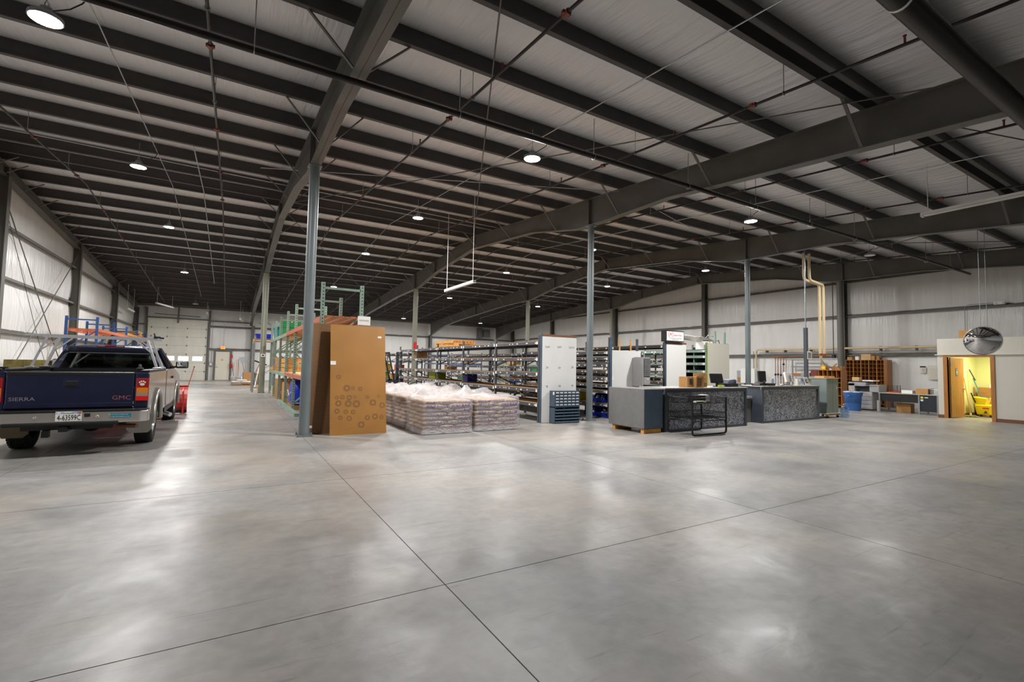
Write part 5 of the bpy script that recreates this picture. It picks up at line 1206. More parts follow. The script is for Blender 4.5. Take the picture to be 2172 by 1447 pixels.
# ---- things on the counter
def monitor(label, loc, rz, sx, sz, m, tilt=.15, back=False, cat='monitor'):
    t = thing('monitor', label, cat, loc, rz)
    s_ = bevel(M().box(-sx / 2, sx / 2, -.03, .03, 0, sz).build('screen_housing', m, t, (0, 0, .10), (-tilt, 0, 0)), .012)
    if not back: M().box(-sx / 2 + .02, sx / 2 - .02, -.034, -.03, .025, sz - .02).build('screen', 'black', s_)
    else:
        M().cyl((0, -.031, sz * .62), (0, -.034, sz * .62), .025, 14).build('round_emblem', 'lamp', s_); M().box(-.06, .06, -.06, -.03, .02, .2).build('rear_bracket', 'lamp', s_)
    M().bar((0, .0, .02), (0, .02, .2), .07, .04).build('neck', m if m != 'white' else 'lamp', t); M().cyl((0, 0, 0), (0, 0, .02), .11, 20).build('foot', m if m != 'white' else 'lamp', t)
    return t
c1 = 1.051; c2 = 1.071
crate('brown carton at the left of three on the left counter', (10.12, 8.22, c1), .22, .26, .27, 'card')
tt = crate('brown carton with an open flap in the middle on the left counter', (10.39, 8.14, c1), .29, .28, .27, 'card', flap=True)
t3 = crate('larger brown carton at the right of three on the left counter', (10.77, 8.30, c1), .32, .32, .36, 'card', rz=math.radians(42))
for x0 in (-.04,):
    M().box(x0 - .06, x0 + .09, -.1415, -.14, .05, .23).build('print_block', 'ink', tt); g = M()
    for k in range(6): g.box(x0 - .05, x0 + .08, -.143, -.1415, .065 + k * .027, .078 + k * .027)
    g.build('print_lines', 'card', tt)
M().box(-.03, .08, -.1315, -.13, .07, .22).build('print_block', 'ink', bpy.data.objects[[o.name for o in bpy.data.objects if o.get('label', '').startswith('brown carton at the left of three')][0]])
text('lettering', 'BOSTITCH', .05, (0, -.1625, .2), 'ink', t3); text('lettering', 'BOSTITCH', .05, (-.1625, 0, .2), 'ink', t3, (PI / 2, 0, -PI / 2)); M().box(-.1625, -.161, -.1, .02, .02, .12).build('print_block', 'lamp', t3)
monitor('black monitor beside the cartons on the left counter', (11.42, 8.25, c1), math.radians(-12), .40, .26, 'black', .25)
t = thing('cash_drawer', 'low black cash drawer on the left counter right of the monitor', 'drawer', (11.9, 8.25, c1)); bevel(M().box(-.26, .28, -.2, .2, 0, .095).build('body', 'black', t), .006); M().box(.14, .28, -.205, -.2, .0, .095).build('front_plate', 'cabgrey', t)
t = thing('printer', 'dark grey printer on the left counter on top of the cash drawer', 'printer', (11.95, 8.27, c1 + .096)); M().hexa([(-.28, -.15, 0), (.12, -.15, 0), (.12, .15, 0), (-.28, .15, 0), (-.14, -.12, .09), (.12, -.12, .11), (.12, .15, .11), (-.14, .15, .09)]).build('body', 'shelf', t); M().box(-.0, .12, -.155, -.15, .02, .09).build('blue_panel', 'slate', t)
t = thing('card_tray', 'lime green and white card tray below the left counter monitor', 'tray', (11.2, 8.0, c1)); M().box(-.04, .12, -.04, .05, 0, .06).build('body', 'lime', t); M().box(.0, .1, -.045, -.04, .01, .05).build('white_face', 'paper', t)
# right counter
t = thing('desk_phone', 'black desk phone at the left end of the right counter', 'phone', (13.42, 8.3, c2)); M().hexa([(-.17, -.12, 0), (.2, -.12, 0), (.2, .12, 0), (-.17, .12, 0), (-.17, -.12, .02), (.1, -.12, .10), (.1, .12, .12), (-.17, .12, .03)]).build('body', 'black', t); M().tube([(-.13, -.13, .05), (0, -.13, .10), (.1, -.13, .13)], .022, 8).build('handset', 'black', t)
monitor('black monitor at the left end of the right counter', (13.82, 8.45, c2 + .0), math.radians(-8), .30, .33, 'black', .08)
t = thing('document_scanner', 'flat black scanner under the left monitor of the right counter', 'scanner', (13.72, 8.22, c2)); M().box(-.1, .22, -.1, .1, 0, .07).build('body', 'black', t)
t = thing('sanitiser_bottle', 'clear pump bottle of sanitiser on the right counter', 'bottle', (13.92, 8.18, c2 + .0705)); M().lathe([(.0, 0), (.035, 0), (.035, .11), (.012, .13), (.012, .15)], n=14).build('bottle', 'water', t); M().cyl((0, 0, .15), (0, 0, .18), .014, 10).bar((0, 0, .18), (0, -.04, .18), .014, .01).build('pump', 'white', t)
monitor('white backed monitor turned away on the right counter', (15.0, 8.3, c2), math.radians(6), .46, .31, 'white', .18, True)
t = thing('paper_roll', 'slim grey tube standing on the right counter', 'tube', (14.22, 8.2, c2)); M().cyl((0, 0, 0), (0, 0, .24), .022, 12).build('tube', 'copierg', t)
t = thing('cable_heap', 'small heap of clear bags and cables on the right counter', 'cables', (14.48, 8.2, c2)); m = M(); rnd = random.Random(4)
for k in range(5): m.tube([(rnd.uniform(-.16, .16), rnd.uniform(-.08, .08), .006 + .05 * rnd.random()) for q in range(6)], .006, 5)
m.build('cables', 'lamp', t)
for k in range(3): M().ball((-.1 + .1 * k, .02 * k, .025), .05, .04, .025, 8, 6).build('bag', 'white', t)
t = thing('lidded_tub', 'pale yellow tub on the right counter beside the brochures', 'tub', (15.44, 8.3, c2)); M().cyl((0, 0, 0), (0, 0, .18), .045, 16).build('tub', 'cream', t); M().cyl((0, 0, .18), (0, 0, .2), .048, 16).build('lid', 'white', t)
for k, (x, a, m_, d) in enumerate(((15.64, .3, 'skyprint', 'leaning blue brochure on the right counter, left one'), (15.93, .25, 'skyprint', 'framed blue picture card leaning on the right counter'))):
    t = thing('brochure', d, 'brochure', (x, 8.28 - k * .05, c2 + .004)); t.rotation_euler = (-a, 0, 0); M().box(-.09 - .03 * k, .09 + .03 * k, 0, .006, 0, .2 + .06 * k).build('card', 'white', t); M().box(-.075 - .025 * k, .075 + .025 * k, -.002, 0, .02, .18 + .06 * k).build('picture', m_, t)
    if k: M().box(-.08, .08, -.003, -.002, .07, .19).build('picture_centre', 'navy', t); M().ball((-.03, -.004, .13), .03, .003, .03).build('picture_spot', 'orange', t); M().ball((.035, -.004, .13), .03, .003, .035).build('picture_spot', 'yellow', t)
t = thing('signal_post', 'square grey post with a notice rising behind the right counter', 'post', (16.85, 8.75, 0)); M().box(-.05, .05, -.05, .05, 0, 3.0).build('post', 'framegrey', t); M().cyl((0, 0, 3.0), (0, 0, 6.0), .02, 8).build('conduit', 'galv', t); M().box(-.02, .26, -.06, -.052, 1.93, 2.2).build('notice', 'paper', t)
g = M(); g.box(.02, .22, -.0625, -.06, 1.97, 2.16); g.build('notice_print', 'lamp', t)
# ================================================================== RIGHT SIDE
t = thing('steel_cabinet', 'grey green steel cabinet standing on a wooden dolly past the right counter', 'cabinet', (17.22, 8.36, .155))
bevel(M().box(-.37, .37, -.24, .24, 0, 1.13).build('carcass', 'cabgrey', t), .006)
M().box(-.36, .36, -.252, -.24, .01, 1.12).build('door', 'cabgrey', t); M().box(-.003, .003, -.253, -.252, .01, 1.12).build('door_gap', 'ink', t)
h = M().cyl((.18, -.252, .82), (.18, -.28, .82), .018, 10).bar((.18, -.28, .82), (.18, -.28, .88), .014, .01).build('handle', 'chrome', t)
M().box(-.39, .38, -.27, .25, 1.13, 1.145).build('top_board', 'deckpale', t)
crate('flat tan carton on top of the grey green steel cabinet, left', (17.08, 8.36, 1.31), .36, .3, .06, 'cardp'); crate('flat tan carton on top of the grey green steel cabinet, right', (17.46, 8.36, 1.31), .26, .3, .06, 'cardp')
t = thing('wooden_dolly', 'low wooden dolly with casters under the grey green steel cabinet', 'dolly', (17.22, 8.36, 0))
M().box(-.42, .45, -.28, .28, .135, .155).build('board', 'cream', t); M().box(-.40, .42, -.27, -.2, .09, .135).box(-.4, .42, .2, .27, .09, .135).build('rail', 'woodd', t)
for x in (-.32, .34):
    for y in (-.23, .23):
        c_ = M().cyl((x - .018, y, .04), (x + .018, y, .04), .04, 14).build('caster', 'rubber', t); M().box(x - .025, x + .025, y - .02, y + .02, .04, .09).build('fork', 'galv', c_)
t = thing('water_bottle', 'big blue tinted water bottle on the floor beside the dolly', 'bottle', (17.86, 8.06, 0))
M().lathe([(0.0, .0), (.12, 0), (.135, .02), (.135, .1), (.128, .12), (.135, .14), (.135, .22), (.128, .24), (.135, .26), (.13, .31), (.06, .37), (.035, .39), (.035, .43), (.0, .43)], n=22).build('bottle', 'water', t); M().cyl((0, 0, .42), (0, 0, .45), .038, 14).build('cap', 'skyprint', t)
t = thing('trash_can', 'large round blue trash can in front of the copier', 'bin', (21.45, 9.36, 0))
M().lathe([(0, .01), (.24, .0), (.25, .02), (.29, .58), (.315, .60), (.315, .66), (.33, .68), (.33, .73), (.305, .74), (.30, .70), (.27, .3), (.0, .28)], n=28).build('can', 'bluecan', t)
lid = M(); vs = []; n = 28
for q, z in ((.335, .735), (.345, .72), (.31, .76), (.2, .735), (.05, .72)): vs += [(q * math.cos(2 * PI * i / n), q * math.sin(2 * PI * i / n), z + .02 * noise.noise(Vector((i * .9, q * 9, 0)))) for i in range(n)]
lid.add(vs, [(r * n + i, r * n + (i + 1) % n, (r + 1) * n + (i + 1) % n, (r + 1) * n + i) for r in range(4) for i in range(n)], True); lid.build('liner_bag', 'skyprint', t)
for a in (0, PI): M().bar((.32 * math.cos(a), .32 * math.sin(a), .60), (.36 * math.cos(a), .36 * math.sin(a), .60), .1, .05).build('handle', 'bluecan', t)
t = thing('wood_scrap', 'tan cardboard tube sticking out of the blue trash can', 'scrap', (21.45, 9.36, 0)); M().bar((.1, -.1, .5), (.0, .12, .92), .06, .05).build('tube', 'cardp', t)
# copier
t = thing('photocopier', 'grey office photocopier behind the blue trash can', 'copier', (22.15, 9.3, 0))
bevel(M().box(0, .6, -.32, .42, .05, .74).build('cabinet', 'copierg', t), .015)
for k in range(4): M().box(-.012, 0, -.31, .20, .1 + k * .155, .235 + k * .155).build('paper_drawer', 'copierg', t)
u_ = M(); u_.box(0, .65, -.55, -.22, .74, 1.03); u_.box(0, .65, .3, .53, .74, 1.08); u_.box(.3, .65, -.22, .3, .74, 1.0); u_.box(0, .65, -.1, .53, .96, 1.12); bevel(u_.build('engine', 'copierg', t), .015)
M().hexa([(-.02, -.5, .98), (.3, -.5, 1.0), (.3, -.05, 1.0), (-.02, -.05, .98), (-.02, -.5, 1.0), (.3, -.5, 1.04), (.3, -.05, 1.04), (-.02, -.05, 1.0)]).build('control_panel', 'lamp', t)
M().box(.05, .62, -.2, .28, .86, .88).build('output_tray', 'black', t); bevel(M().box(.02, .64, -.1, .52, 1.121, 1.16).build('scanner_lid', 'black', t), .01); bevel(M().box(.05, .6, -.35, .05, 1.161, 1.21).build('document_feeder', 'white', t), .015)
crate('small tan carton on top of the photocopier', (22.4, 9.62, 1.162), .25, .25, .16, 'cardp')
t = thing('feet_block', 'white panel standing on the floor right of the photocopier', 'panel', (22.35, 8.88, 0)); M().box(0, .04, -.05, .03, 0, .42).build('panel', 'office', t)
# desk
t = thing('work_desk', 'long dark desk with grey metal legs beside the restroom wall', 'desk', (0, 0, 0))
bevel(M().box(22.0, 22.85, 6.80, 8.72, .72, .75).build('top', 'topgrey', t), .004); M().box(22.03, 22.05, 7.48, 8.68, .42, .72).build('modesty_panel', 'black', t); M().box(22.03, 22.05, 6.86, 7.42, .12, .72).build('modesty_panel', 'deskdark', t)
for x, y in ((22.02, 6.9), (22.02, 7.44), (22.8, 6.9), (22.8, 7.44), (22.8, 8.68), (22.02, 8.68)): M().box(x - .022, x + .022, y - .022, y + .022, 0, .72).build('leg', 'lamp', t)
for z, m_ in ((.60, 'yellow'), (.5, 'skyprint')): M().box(22.026, 22.03, 7.32, 7.40, z, z + .07).build('sticker', m_, t)
M().box(22.026, 22.03, 7.18, 7.28, .62, .65).build('sticker', 'paper', t)
crate('brown carton standing on the desk', (22.4, 7.43, .751), .3, .36, .20, 'card'); crate('brown carton on the floor under the desk', (22.55, 8.05, 0), .34, .45, .36, 'card'); crate('white and black binder box on the desk left of the carton', (22.35, 7.87, .751), .3, .34, .12, 'paper')
t = thing('folder_stack', 'low stack of red folders on the desk', 'folders', (22.35, 8.3, .751)); M().box(-.14, .14, -.22, .22, 0, .012).build('folder', 'lime', t); M().box(-.12, .14, -.2, .2, .012, .03).build('folder', 'red', t); M().box(-.13, .1, -.16, .18, .03, .045).build('folder', 'redink', t)
t = thing('paper_tray', 'stacked grey letter trays on the desk beside the restroom wall', 'tray', (22.4, 7.06, .751))
for k in range(4): M().box(-.14, .14, -.12, .12, k * .055, k * .055 + .008).box(-.14, .14, .11, .12, k * .055, k * .055 + .05).build('tray', 'copierg', t); M().box(-.12, .12, -.1, .1, k * .055 + .009, k * .055 + .02).build('papers', 'paper', t)
t = thing('letter_rack', 'black wire letter rack by the wooden pigeonholes', 'rack', (24.6, 9.35, .0))
for k in range(5): M().box(0, .3, -.3, .15, .72 + k * .06, .728 + k * .06).build('tray', 'black', t)
for a, b_ in ((0, -.3), (.3, -.3), (0, .15), (.3, .15)): M().box(a - .008, a + .008, b_ - .008, b_ + .008, 0, 1.0).build('post', 'black', t)
# pigeonhole units
for k in range(5):
    t = thing('pigeonhole_shelf', ['leftmost honey oak pigeonhole shelf by the wall column', 'second oak pigeonhole shelf from the wall column', 'middle oak pigeonhole shelf of the five', 'fourth oak pigeonhole shelf from the wall column', 'rightmost oak pigeonhole shelf with a plain side'][k], 'shelf', (25.1, 11.08 - k * .312, 0), 0, 'oak pigeonhole shelves')
    for s in (-1, 1): M().box(0, .35, s * .148 - .008, s * .148 + .008, 0, 2.1).build('side', 'oak', t)
    M().box(.34, .35, -.14, .14, 0, 2.1).build('back', 'woodd', t); M().box(0, .34, -.14, .14, 2.08, 2.1).build('top', 'oak', t)
    for q in range(11): M().box(.01, .34, -.14, .14, .1 + q * .18, .11 + q * .18).build('shelf', 'oak', t)
    M().box(-.002, .33, -.004, .004, .1, 2.08).build('divider', 'woodd', t)
M().box(24.98, 25.45, 9.54, 9.676, 0, 2.1).build('side_panel', 'oak', t, (-25.1, -(11.08 - 4 * .312), 0))
for y, sx, z, m_, d in ((10.42, .38, .27, 'cardp', 'pale carton with printed marks on top of the pigeonholes, largest'), (10.78, .14, .16, 'paper', 'white packet on top of the pigeonholes, left'), (10.14, .14, .18, 'card', 'narrow brown carton on top of the pigeonholes'), (9.95, .12, .17, 'woodd', 'small dark carton on top of the pigeonholes, right'), (11.08, .2, .14, 'card', 'low carton on top of the pigeonholes beside the column')):
    crate(d, (25.28, y, 2.101), .28, sx, z, m_)
# second oak unit in front of the round column
t = thing('pigeonhole_counter', 'honey oak pigeonhole counter in front of the round right wall column', 'shelf', (22.3, 10.62, 0))
for y in (-.45, -.27, -.09, .09, .27, .45): M().box(0, .5, y - .008, y + .008, 0, 1.6).build('divider', 'oak', t)
for z in (.1, .5, .85, 1.05, 1.25, 1.58): M().box(.0, .5, -.45, .45, z, z + .018).build('shelf', 'oak', t)
M().box(.48, .5, -.45, .45, 0, 1.6).build('back', 'woodd', t)
crate('yellow labelled carton on the oak pigeonhole counter', (22.5, 10.9, 1.599), .3, .22, .2, 'card'); M().box(-.155, -.15, -.09, .05, .04, .16).build('yellow_label', 'yellow', bpy.data.objects[[o.name for o in bpy.data.objects if o.get('label', '') == 'yellow labelled carton on the oak pigeonhole counter'][0]])
crate('second carton on the oak pigeonhole counter, farther right', (22.55, 10.36, 1.599), .35, .4, .16, 'woodd')
# pipes by the right wall
for k, (x, y) in enumerate(((19.75, 9.72), (19.92, 9.66))):
    pts = [(x - 1.2 + .1 * k, y - .05, 6.0), (x - 1.2 + .1 * k, y - .05, 5.15), (x - 1.17 + .1 * k, y - .05, 5.03), (x - 1.08 + .1 * k, y - .05, 4.98), (x - .12, y - .02, 4.92), (x - .03, y, 4.88), (x, y, 4.78), (x, y, 2.15)]
    tag(M().tube(pts, .05, 12).build('beige_pipe', 'beige'), ['tall beige pipe dropping from the roof near the right wall, left one', 'tall beige pipe dropping from the roof near the right wall, right one'][k], 'pipe')
t = thing('beige_pipe', 'beige curved duct sweeping from the tall beige pipes to the oak counter', 'pipe', (0, 0, 0)); M().tube([(19.75, 9.72, 2.24), (19.8, 9.7, 1.95), (20.1, 9.75, 1.82), (20.8, 9.95, 1.74), (21.6, 10.2, 1.70), (22.4, 10.4, 1.86)], .045, 10).build('duct', 'beige', t); M().cyl((19.75, 9.72, 2.15), (19.75, 9.72, 2.22), .065, 12).cyl((19.92, 9.66, 2.13), (19.92, 9.66, 2.22), .065, 12).build('copper_collar', 'copper', t)
t = thing('wall_pipe', 'long beige pipe run on brackets along the right wall', 'pipe', (25.25, 0, 2.65)); M().tube([(0, 6.75, 0), (0, 15.68, .02), (0, 15.76, -.06), (0, 15.76, -1.9)], .05, 12).build('pipe', 'beige', t)
for y in (7.3, 8.6, 9.9, 11.4, 12.9, 14.2, 15.2): M().box(-.03, .2, y - .02, y + .02, -.14, .07).build('bracket', 'girt', t)
t = thing('copper_pipes', 'copper water pipes with black valves on the right wall', 'pipe', (25.3, 0, 0))
M().tube([(0, 11.4, 2.3), (0, 14.9, 2.3)], .022, 8).build('header', 'copper', t)
for y in (14.72, 14.58, 14.43, 14.28):
    p_ = M().cyl((0, y, .5), (0, y, 2.3), .019, 8).build('riser', 'copper', t); zv = 1.3 + (y * 7 % 1) * .6; M().cyl((-.05, y, zv), (.05, y, zv), .04, 10).cyl((0, y, zv - .06), (0, y, zv + .06), .03, 10).build('valve', 'black', p_)
t = thing('wall_conduit', 'dark vertical conduit on the right wall beside the beige pipes', 'conduit', (25.2, 11.8, 0)); M().cyl((0, 0, 2.3), (0, 0, 6.1), .02, 8).build('conduit', 'steel', t); M().box(-.05, .08, -.06, .06, 2.2, 2.36).build('junction_box', 'black', t)
t = thing('black_pipe_frame', 'thin black pipe loop on the right wall left of the copper pipes', 'pipe', (25.3, 0, 0)); M().tube([(0, 15.95, 2.6), (0, 15.95, 1.35), (0, 16.9, 1.35), (0, 16.9, .9)], .018, 6).build('pipe', 'steel', t); M().cyl((0, 16.25, .7), (0, 16.25, 2.4), .03, 8).build('riser', 'steel', t)
t = thing('water_heater', 'white box unit low on the right wall beside the last end panel', 'heater', (24.9, 16.4, 0)); bevel(M().box(0, .45, -.75, .1, .8, 1.62).build('cabinet', 'white', t), .03); M().box(.05, .4, -.1, .35, 0, 1.5).build('grey_door', 'copierg', t); M().box(.04, .05, .1, .3, .85, 1.12).build('louvre', 'woodd', t); M().box(.1, .4, -.7, .0, 0, .8).build('stand', 'black', t)
t = thing('work_bench', 'grey steel bench with clutter below the copper pipes', 'bench', (24.7, 13.1, 0)); M().box(0, .6, -.75, .75, 1.26, 1.30).build('top', 'lamp', t); M().box(.55, .6, -.75, .75, 1.72, 1.8).build('back_rail', 'lamp', t); M().box(.55, .6, -.75, .75, 2.08, 2.14).build('back_rail', 'lamp', t)
for x in (.03, .57):
    for y in (-.7, .7): M().box(x - .025, x + .025, y - .025, y + .025, 0, 1.26 if x < .3 else 2.14).build('leg', 'lamp', t)
M().box(.1, .5, -.7, .7, .6, .62).build('shelf', 'lamp', t)
crate('flat brown carton on the steel bench', (24.98, 13.4, 1.301), .4, .55, .12, 'woodd'); crate('red and white carton on the steel bench, right end', (24.95, 12.5, 1.301), .35, .3, .3, 'redfit'); crate('grey folded bundle on the steel bench', (24.95, 12.9, 1.301), .4, .42, .16, 'copierg')
for y0, y1, z0, z1, d, hd in ((8.33, 8.53, 1.55, 1.84, 'small notice with a blue heading pinned on the right wall', 'navy'), (7.89, 8.27, 1.28, 1.87, 'large printed notice pinned on the right wall beside the restroom', 'ink')):
    t = thing('wall_notice', d, 'notice', (25.42, 0, 0)); M().box(0, .008, y0, y1, z0, z1).build('sheet', 'cream', t); g = M()
    if hd == 'navy': M().box(-.003, 0, y0, y1, z1 - .06, z1).build('heading', 'navy', t)
    for k in range(7): g.box(-.002, 0, y0 + .03, y1 - .05 - .02 * (k % 3), z0 + .04 + k * (z1 - z0 - .14) / 7, z0 + .05 + k * (z1 - z0 - .14) / 7)
    stuff(g.build('print_lines', 'lamp', t)); M().box(.008, .04, y0 + .05, y0 + .09, z1 - .1, z1 - .06).build('spacer', 'white', t)
crate('tan carton on the roof of the restroom box', (21.95, 6.0, 2.741), .3, .42, .3, 'card')
# ---- restroom contents
t = thing('mop_bucket', 'yellow mop bucket on casters inside the restroom', 'bucket', (23.5, 6.02, 0))
b = M(); b.hexa([(-.2, -.2, .08), (.2, -.2, .08), (.2, .2, .08), (-.2, .2, .08), (-.25, -.25, .45), (.25, -.25, .45), (.25, .25, .45), (-.25, .25, .45)]); bevel(b.build('bucket', 'yellow', t), .05, 3)
b = M(); b.hexa([(-.22, -.05, .45), (.22, -.05, .45), (.22, .26, .45), (-.22, .26, .45), (-.25, -.1, .68), (.25, -.1, .68), (.25, .32, .72), (-.25, .32, .72)]); bevel(b.build('wringer', 'yellow', t), .03, 3)
M().bar((-.26, .2, .5), (-.3, .3, .85), .03, .03).build('wringer_handle', 'black', t); M().box(-.256, -.24, -.15, .02, .3, .34).build('red_label', 'red', t); M().add([(-.258, -.12, .14), (-.258, .0, .14), (-.258, -.06, .24)], [(0, 1, 2)]).build('caution_triangle', 'ink', t)
for x in (-.17, .17):
    for y in (-.17, .17): M().cyl((x - .015, y, .04), (x + .015, y, .04), .04, 12).build('caster', 'black', t)
t = thing('wet_mop', 'blue handled mop standing in the yellow bucket', 'mop', (23.5, 6.05, 0)); M().cyl((0, 0.0, .5), (.05, .30, 1.38), .014, 8).build('handle', 'tealink', t); M().cyl((.04, .23, 1.3), (.07, .40, 1.70), .018, 8).build('grip', 'black', t)
m = M(); rnd = random.Random(3)
for k in range(24): a = rnd.uniform(0, 2 * PI); m.tube([(0, 0, .66), (.08 * math.cos(a), .08 * math.sin(a), .7), (.16 * math.cos(a), .14 * math.sin(a), .66 + rnd.uniform(-.04, .03))], .012, 5)
stuff(m.build('yarn', 'tealink', t))
t = thing('dust_mop', 'wooden handled string mop with its head spread on the restroom floor', 'mop', (22.95, 6.3, 0)); M().cyl((0, -.02, .1), (.02, .14, 1.40), .014, 8).build('handle', 'wood', t); M().cyl((0, -.02, .03), (0, -.02, .14), .03, 10).build('socket', 'white', t)
m = M()
for k in range(46): a = rnd.uniform(0, 2 * PI); r = rnd.uniform(.15, .28); m.tube([(0, -.02, .05), (r * .5 * math.cos(a), min(.18, r * .5 * math.sin(a)), .04), (r * math.cos(a), max(-.3, min(.18, r * math.sin(a))), .013)], .013, 5)
stuff(m.build('yarn', 'mop', t))
t = thing('push_broom', 'plain wooden broom leaning beside the restroom cartons', 'broom', (24.1, 6.36, 0)); M().cyl((0, 0, .05), (.05, .13, 1.05), .014, 8).build('handle', 'oak', t); M().box(-.05, .05, -.2, .05, .0, .05).build('head', 'woodd', t)
crate('brown carton at the bottom of the stack in the restroom', (24.3, 6.15, 0), .45, .5, .60, 'card'); crate('brown carton on top of the stack in the restroom', (24.3, 6.15, .601), .42, .46, .44, 'woodd')
t = thing('spray_tub', 'small white tub on the restroom cartons', 'tub', (24.12, 5.98, .0)); t.location = (24.2, 6.05, 1.042); M().cyl((0, 0, 0), (0, 0, .12), .05, 14).build('tub', 'white', t)
# ================================================================== FAR LEFT CORNER BY THE DOORS
t = thing('exit_sign', 'orange lit EXIT sign over the grey exit door', 'sign', (-.45, YB - .26, 2.5)); bevel(M().box(-.16, .16, -.03, .03, -.11, .11).build('case', 'cream', t), .008); M().box(-.15, .15, -.034, -.03, -.1, .1).build('face', 'exit', t); text('lettering', 'EXIT', .14, (0, -.037, 0), 'red', t); M().cyl((0, 0, .11), (0, 0, 1.9), .012, 6).build('conduit', 'galv', t)
t = thing('fire_extinguisher', 'red fire extinguisher on the exit door jamb', 'extinguisher', (.14, YB - .29, .95)); M().lathe([(0, 0), (.07, 0), (.075, .02), (.075, .34), (.03, .42), (.03, .46), (0, .46)], n=16).build('cylinder', 'red', t); M().bar((-.02, 0, .47), (.1, 0, .5), .02, .03).build('lever', 'black', t); M().tube([(0, -.03, .45), (-.09, -.04, .4), (-.1, -.04, .1)], .012, 6).build('hose', 'black', t); M().box(-.08, .08, .08, .09, .75, 1.05).build('wall_sign', 'red', t); M().box(-.02, .02, .05, .09, .2, .25).build('bracket', 'steel', t)
t = thing('broom_box', 'big brown carton holding shovels and brooms near the exit door', 'box', (1.12, 35.2, 0)); b = M()
for a in ((-.33, -.31, -.3, .3), (.31, .33, -.3, .3), (-.33, .33, -.3, -.28), (-.33, .33, .28, .3)): b.box(a[0], a[1], a[2], a[3], 0, .78)
b.box(-.33, .33, -.3, .3, 0, .02); b.build('body', 'card', t)
def longtool(name, label, cat, base, top, head, m='woodd'):
    t = thing(name, label, cat, base); d = Vector(top) - Vector(base); M().cyl((0, 0, 0), d, .018, 8).build('handle', m, t)
    if head == 'scoop':
        n = d.normalized(); s = n.cross(Vector((0, 1, 0))).normalized(); M().hexa([d - s * .10 + Vector((0, -.03, 0)), d + s * .10 + Vector((0, -.03, 0)), d + s * .17 + n * .42 + Vector((0, .04, 0)), d - s * .17 + n * .42 + Vector((0, .04, 0)), d - s * .10 + Vector((0, -.01, 0)), d + s * .10 + Vector((0, -.01, 0)), d + s * .17 + n * .42 + Vector((0, .06, 0)), d - s * .17 + n * .42 + Vector((0, .06, 0))]).build('blade', 'lamp', t)
    elif head == 'broom':
        n = d.normalized(); s = n.cross(Vector((0, 1, 0))).normalized(); M().bar(d - s * .42, d + s * .42, .08, .09).build('head', 'black', t)
    return t
longtool('scoop_shovel', 'scoop shovel with grey blade up in the broom box', 'shovel', (1.0, 35.2, .025), (.76, 35.15, 1.35), 'scoop'); longtool('shovel_handle', 'dark red handle leaning right in the broom box', 'tool', (1.15, 35.1, .025), (1.42, 35.1, 1.55), None, 'redfit'); longtool('push_broom', 'push broom with head up leaning right in the broom box', 'broom', (1.22, 35.25, .025), (1.75, 35.2, 1.42), 'broom', 'redfit')
longtool('broom_stick', 'wooden stick leaning on the wall left of the broom box', 'tool', (.52, 42.2, .01), (.52, 42.75, 1.6), None, 'wood'); longtool('broom_stick', 'darker stick leaning on the wall left of the broom box', 'tool', (.62, 42.2, .01), (.64, 42.75, 1.65), None, 'redfit'); longtool('broom_stick', 'dark red stick leaning on the exit door jamb', 'tool', (.40, 42.3, .01), (.2, 42.72, 1.3), None, 'redfit')
longtool('push_broom', 'white handled push broom leaning at the foot of the olive column', 'broom', (1.28, 30.2, .06), (1.5, 31.4, 1.05), None, 'white'); o = M().box(-.2, .2, -.05, .05, -.06, .02).build('head', 'woodd', bpy.data.objects['push_broom.002'])
for k, (x, d) in enumerate(((.28, 'white plastic pail by the exit door'), (.62, 'white plastic pail with blue jug beside it'))):
    t = thing('plastic_pail', d, 'bucket', (x, 41.0, 0)); M().lathe([(0, 0), (.14, 0), (.16, .36), (.17, .37), (.15, .36), (.0, .34)], n=16).build('pail', 'white', t)
t = thing('blue_jug', 'blue and white plastic jug beside the white pails', 'jug', (.85, 40.6, 0)); M().lathe([(0, 0), (.1, 0), (.11, .25), (.05, .36), (.03, .42), (0, .42)], n=14).build('jug', 'skyprint', t)
pallet('wood_pallet', 'low wooden pallet under the white sacks near the exit door', (.75, 34.2, 0), 0, .9, 1.2, 'woodd')
for k, (x, y, z, r, d) in enumerate(((.45, 34.2, .131, .2, 'white sack on the low pallet, left one'), (.95, 34.2, .131, -.15, 'white sack on the low pallet, right one'), (.72, 34.2, .235, .1, 'white sack lying on top of the other two'))):
    if k == 0: wm = sackmesh(.62, .42, .13, 5, 'bagw')
    o = put('sack', wm, None, (x, y, z), (0, 0, r)); tag(o, d, 'sack', 'white sacks by the exit door')
crate('small timber block on the floor beside the olive column', (1.42, 27.7, 0), .2, .3, .2, 'woodd'); t = thing('office_chair', 'dark bundle of black frames behind the broom box', 'frame', (1.55, 34.9, 0))
for k in range(4): M().tube([(-.1 + .07 * k, -.1, 0), (-.12 + .08 * k, 0, .3), (-.05 + .05 * k, .05, .72)], .02, 6).build('frame', 'black', t)
crate('tall bent cardboard sheet standing right of the broom box', (1.78, 35.6, 0), .35, .08, .95, 'cardp')
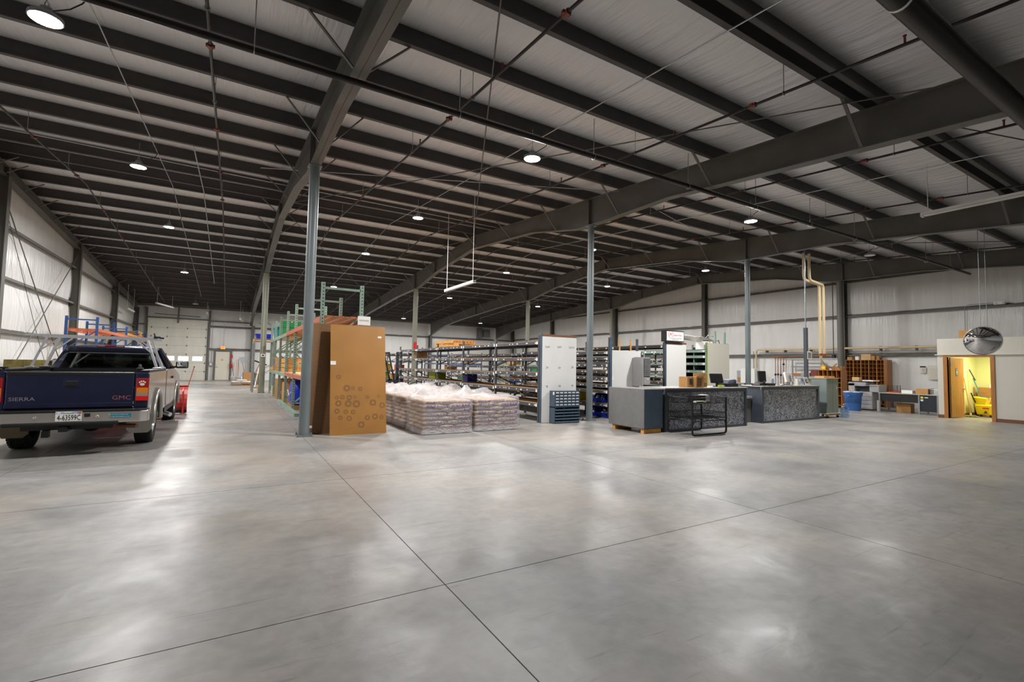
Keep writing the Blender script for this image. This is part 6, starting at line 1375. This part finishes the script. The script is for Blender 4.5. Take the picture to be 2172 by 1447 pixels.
t = thing('door_opener_box', 'small grey electrical box beside the overhead door', 'box', (-1.2, YB - .12, 1.1)); M().box(-.1, .1, -.1, .0, 0, .3).build('cover', 'copierg', t); M().cyl((0, -.05, .3), (0, -.05, 3.6), .012, 6).build('conduit', 'galv', t); M().box(-.06, .06, -.12, -.1, .05, .2).build('label', 'paper', t)
# ---- forklift beyond the shelving
t = thing('forklift', 'dark grey forklift parked beyond the first shelving run', 'forklift', (7.35, 26.6, 0))
bevel(M().box(-1.0, .2, -.5, .5, .18, .85).build('counterweight', 'shelf', t), .12, 3); bevel(M().box(.2, .7, -.48, .48, .18, .55).build('floor_deck', 'black', t), .03)
bevel(M().box(-.5, .0, -.25, .25, .85, .98).build('seat', 'black', t), .04); bevel(M().box(-.6, -.48, -.25, .25, .9, 1.4).build('seat_back', 'black', t), .04)
for y in (-.45, .45): M().bar((.62, y, .5), (.25, y, 2.12), .07, .07).build('guard_post', 'black', t); M().bar((-.75, y, .8), (-.55, y, 2.12), .06, .06).build('guard_post', 'black', t)
g = M()
for k in range(7): g.box(-.6, .3, -.45 + k * .15 - .015, -.45 + k * .15 + .015, 2.10, 2.15)
g.box(-.62, -.56, -.48, .48, 2.08, 2.16); g.box(.26, .32, -.48, .48, 2.08, 2.16); g.build('overhead_guard', 'black', t)
for y in (-.3, .3): M().box(.92, 1.06, y - .06, y + .06, .1, 2.2).build('mast_rail', 'shelfd', t); M().box(1.1, 2.1, y - .06, y + .06, .06, .10).build('fork', 'black', t)
for z in (.5, 1.3, 2.1): M().box(.95, 1.03, -.3, .3, z - .05, z + .05).build('mast_tie', 'shelfd', t)
M().box(1.06, 1.1, -.5, .5, .1, .9).build('load_backrest', 'black', t)
for x, r in ((-.7, .26), (.65, .32)):
    for y in (-.48, .48): M().cyl((x, y - .1, r), (x, y + .1, r), r, 20).build('wheel', 'rubber', t)
M().tube([(.35 + .15 * math.cos(a), .0 + .17 * math.sin(a), 1.05 + .06 * math.cos(a)) for a in [i * PI / 8 for i in range(16)]], .014, 6, True).build('steering_wheel', 'black', t); M().cyl((.55, 0, .5), (.36, 0, 1.05), .03, 8).build('steering_column', 'black', t)
for y in (-.4, .4): M().ball((.3, y, 1.9), .07).build('work_light', 'lamp', t)
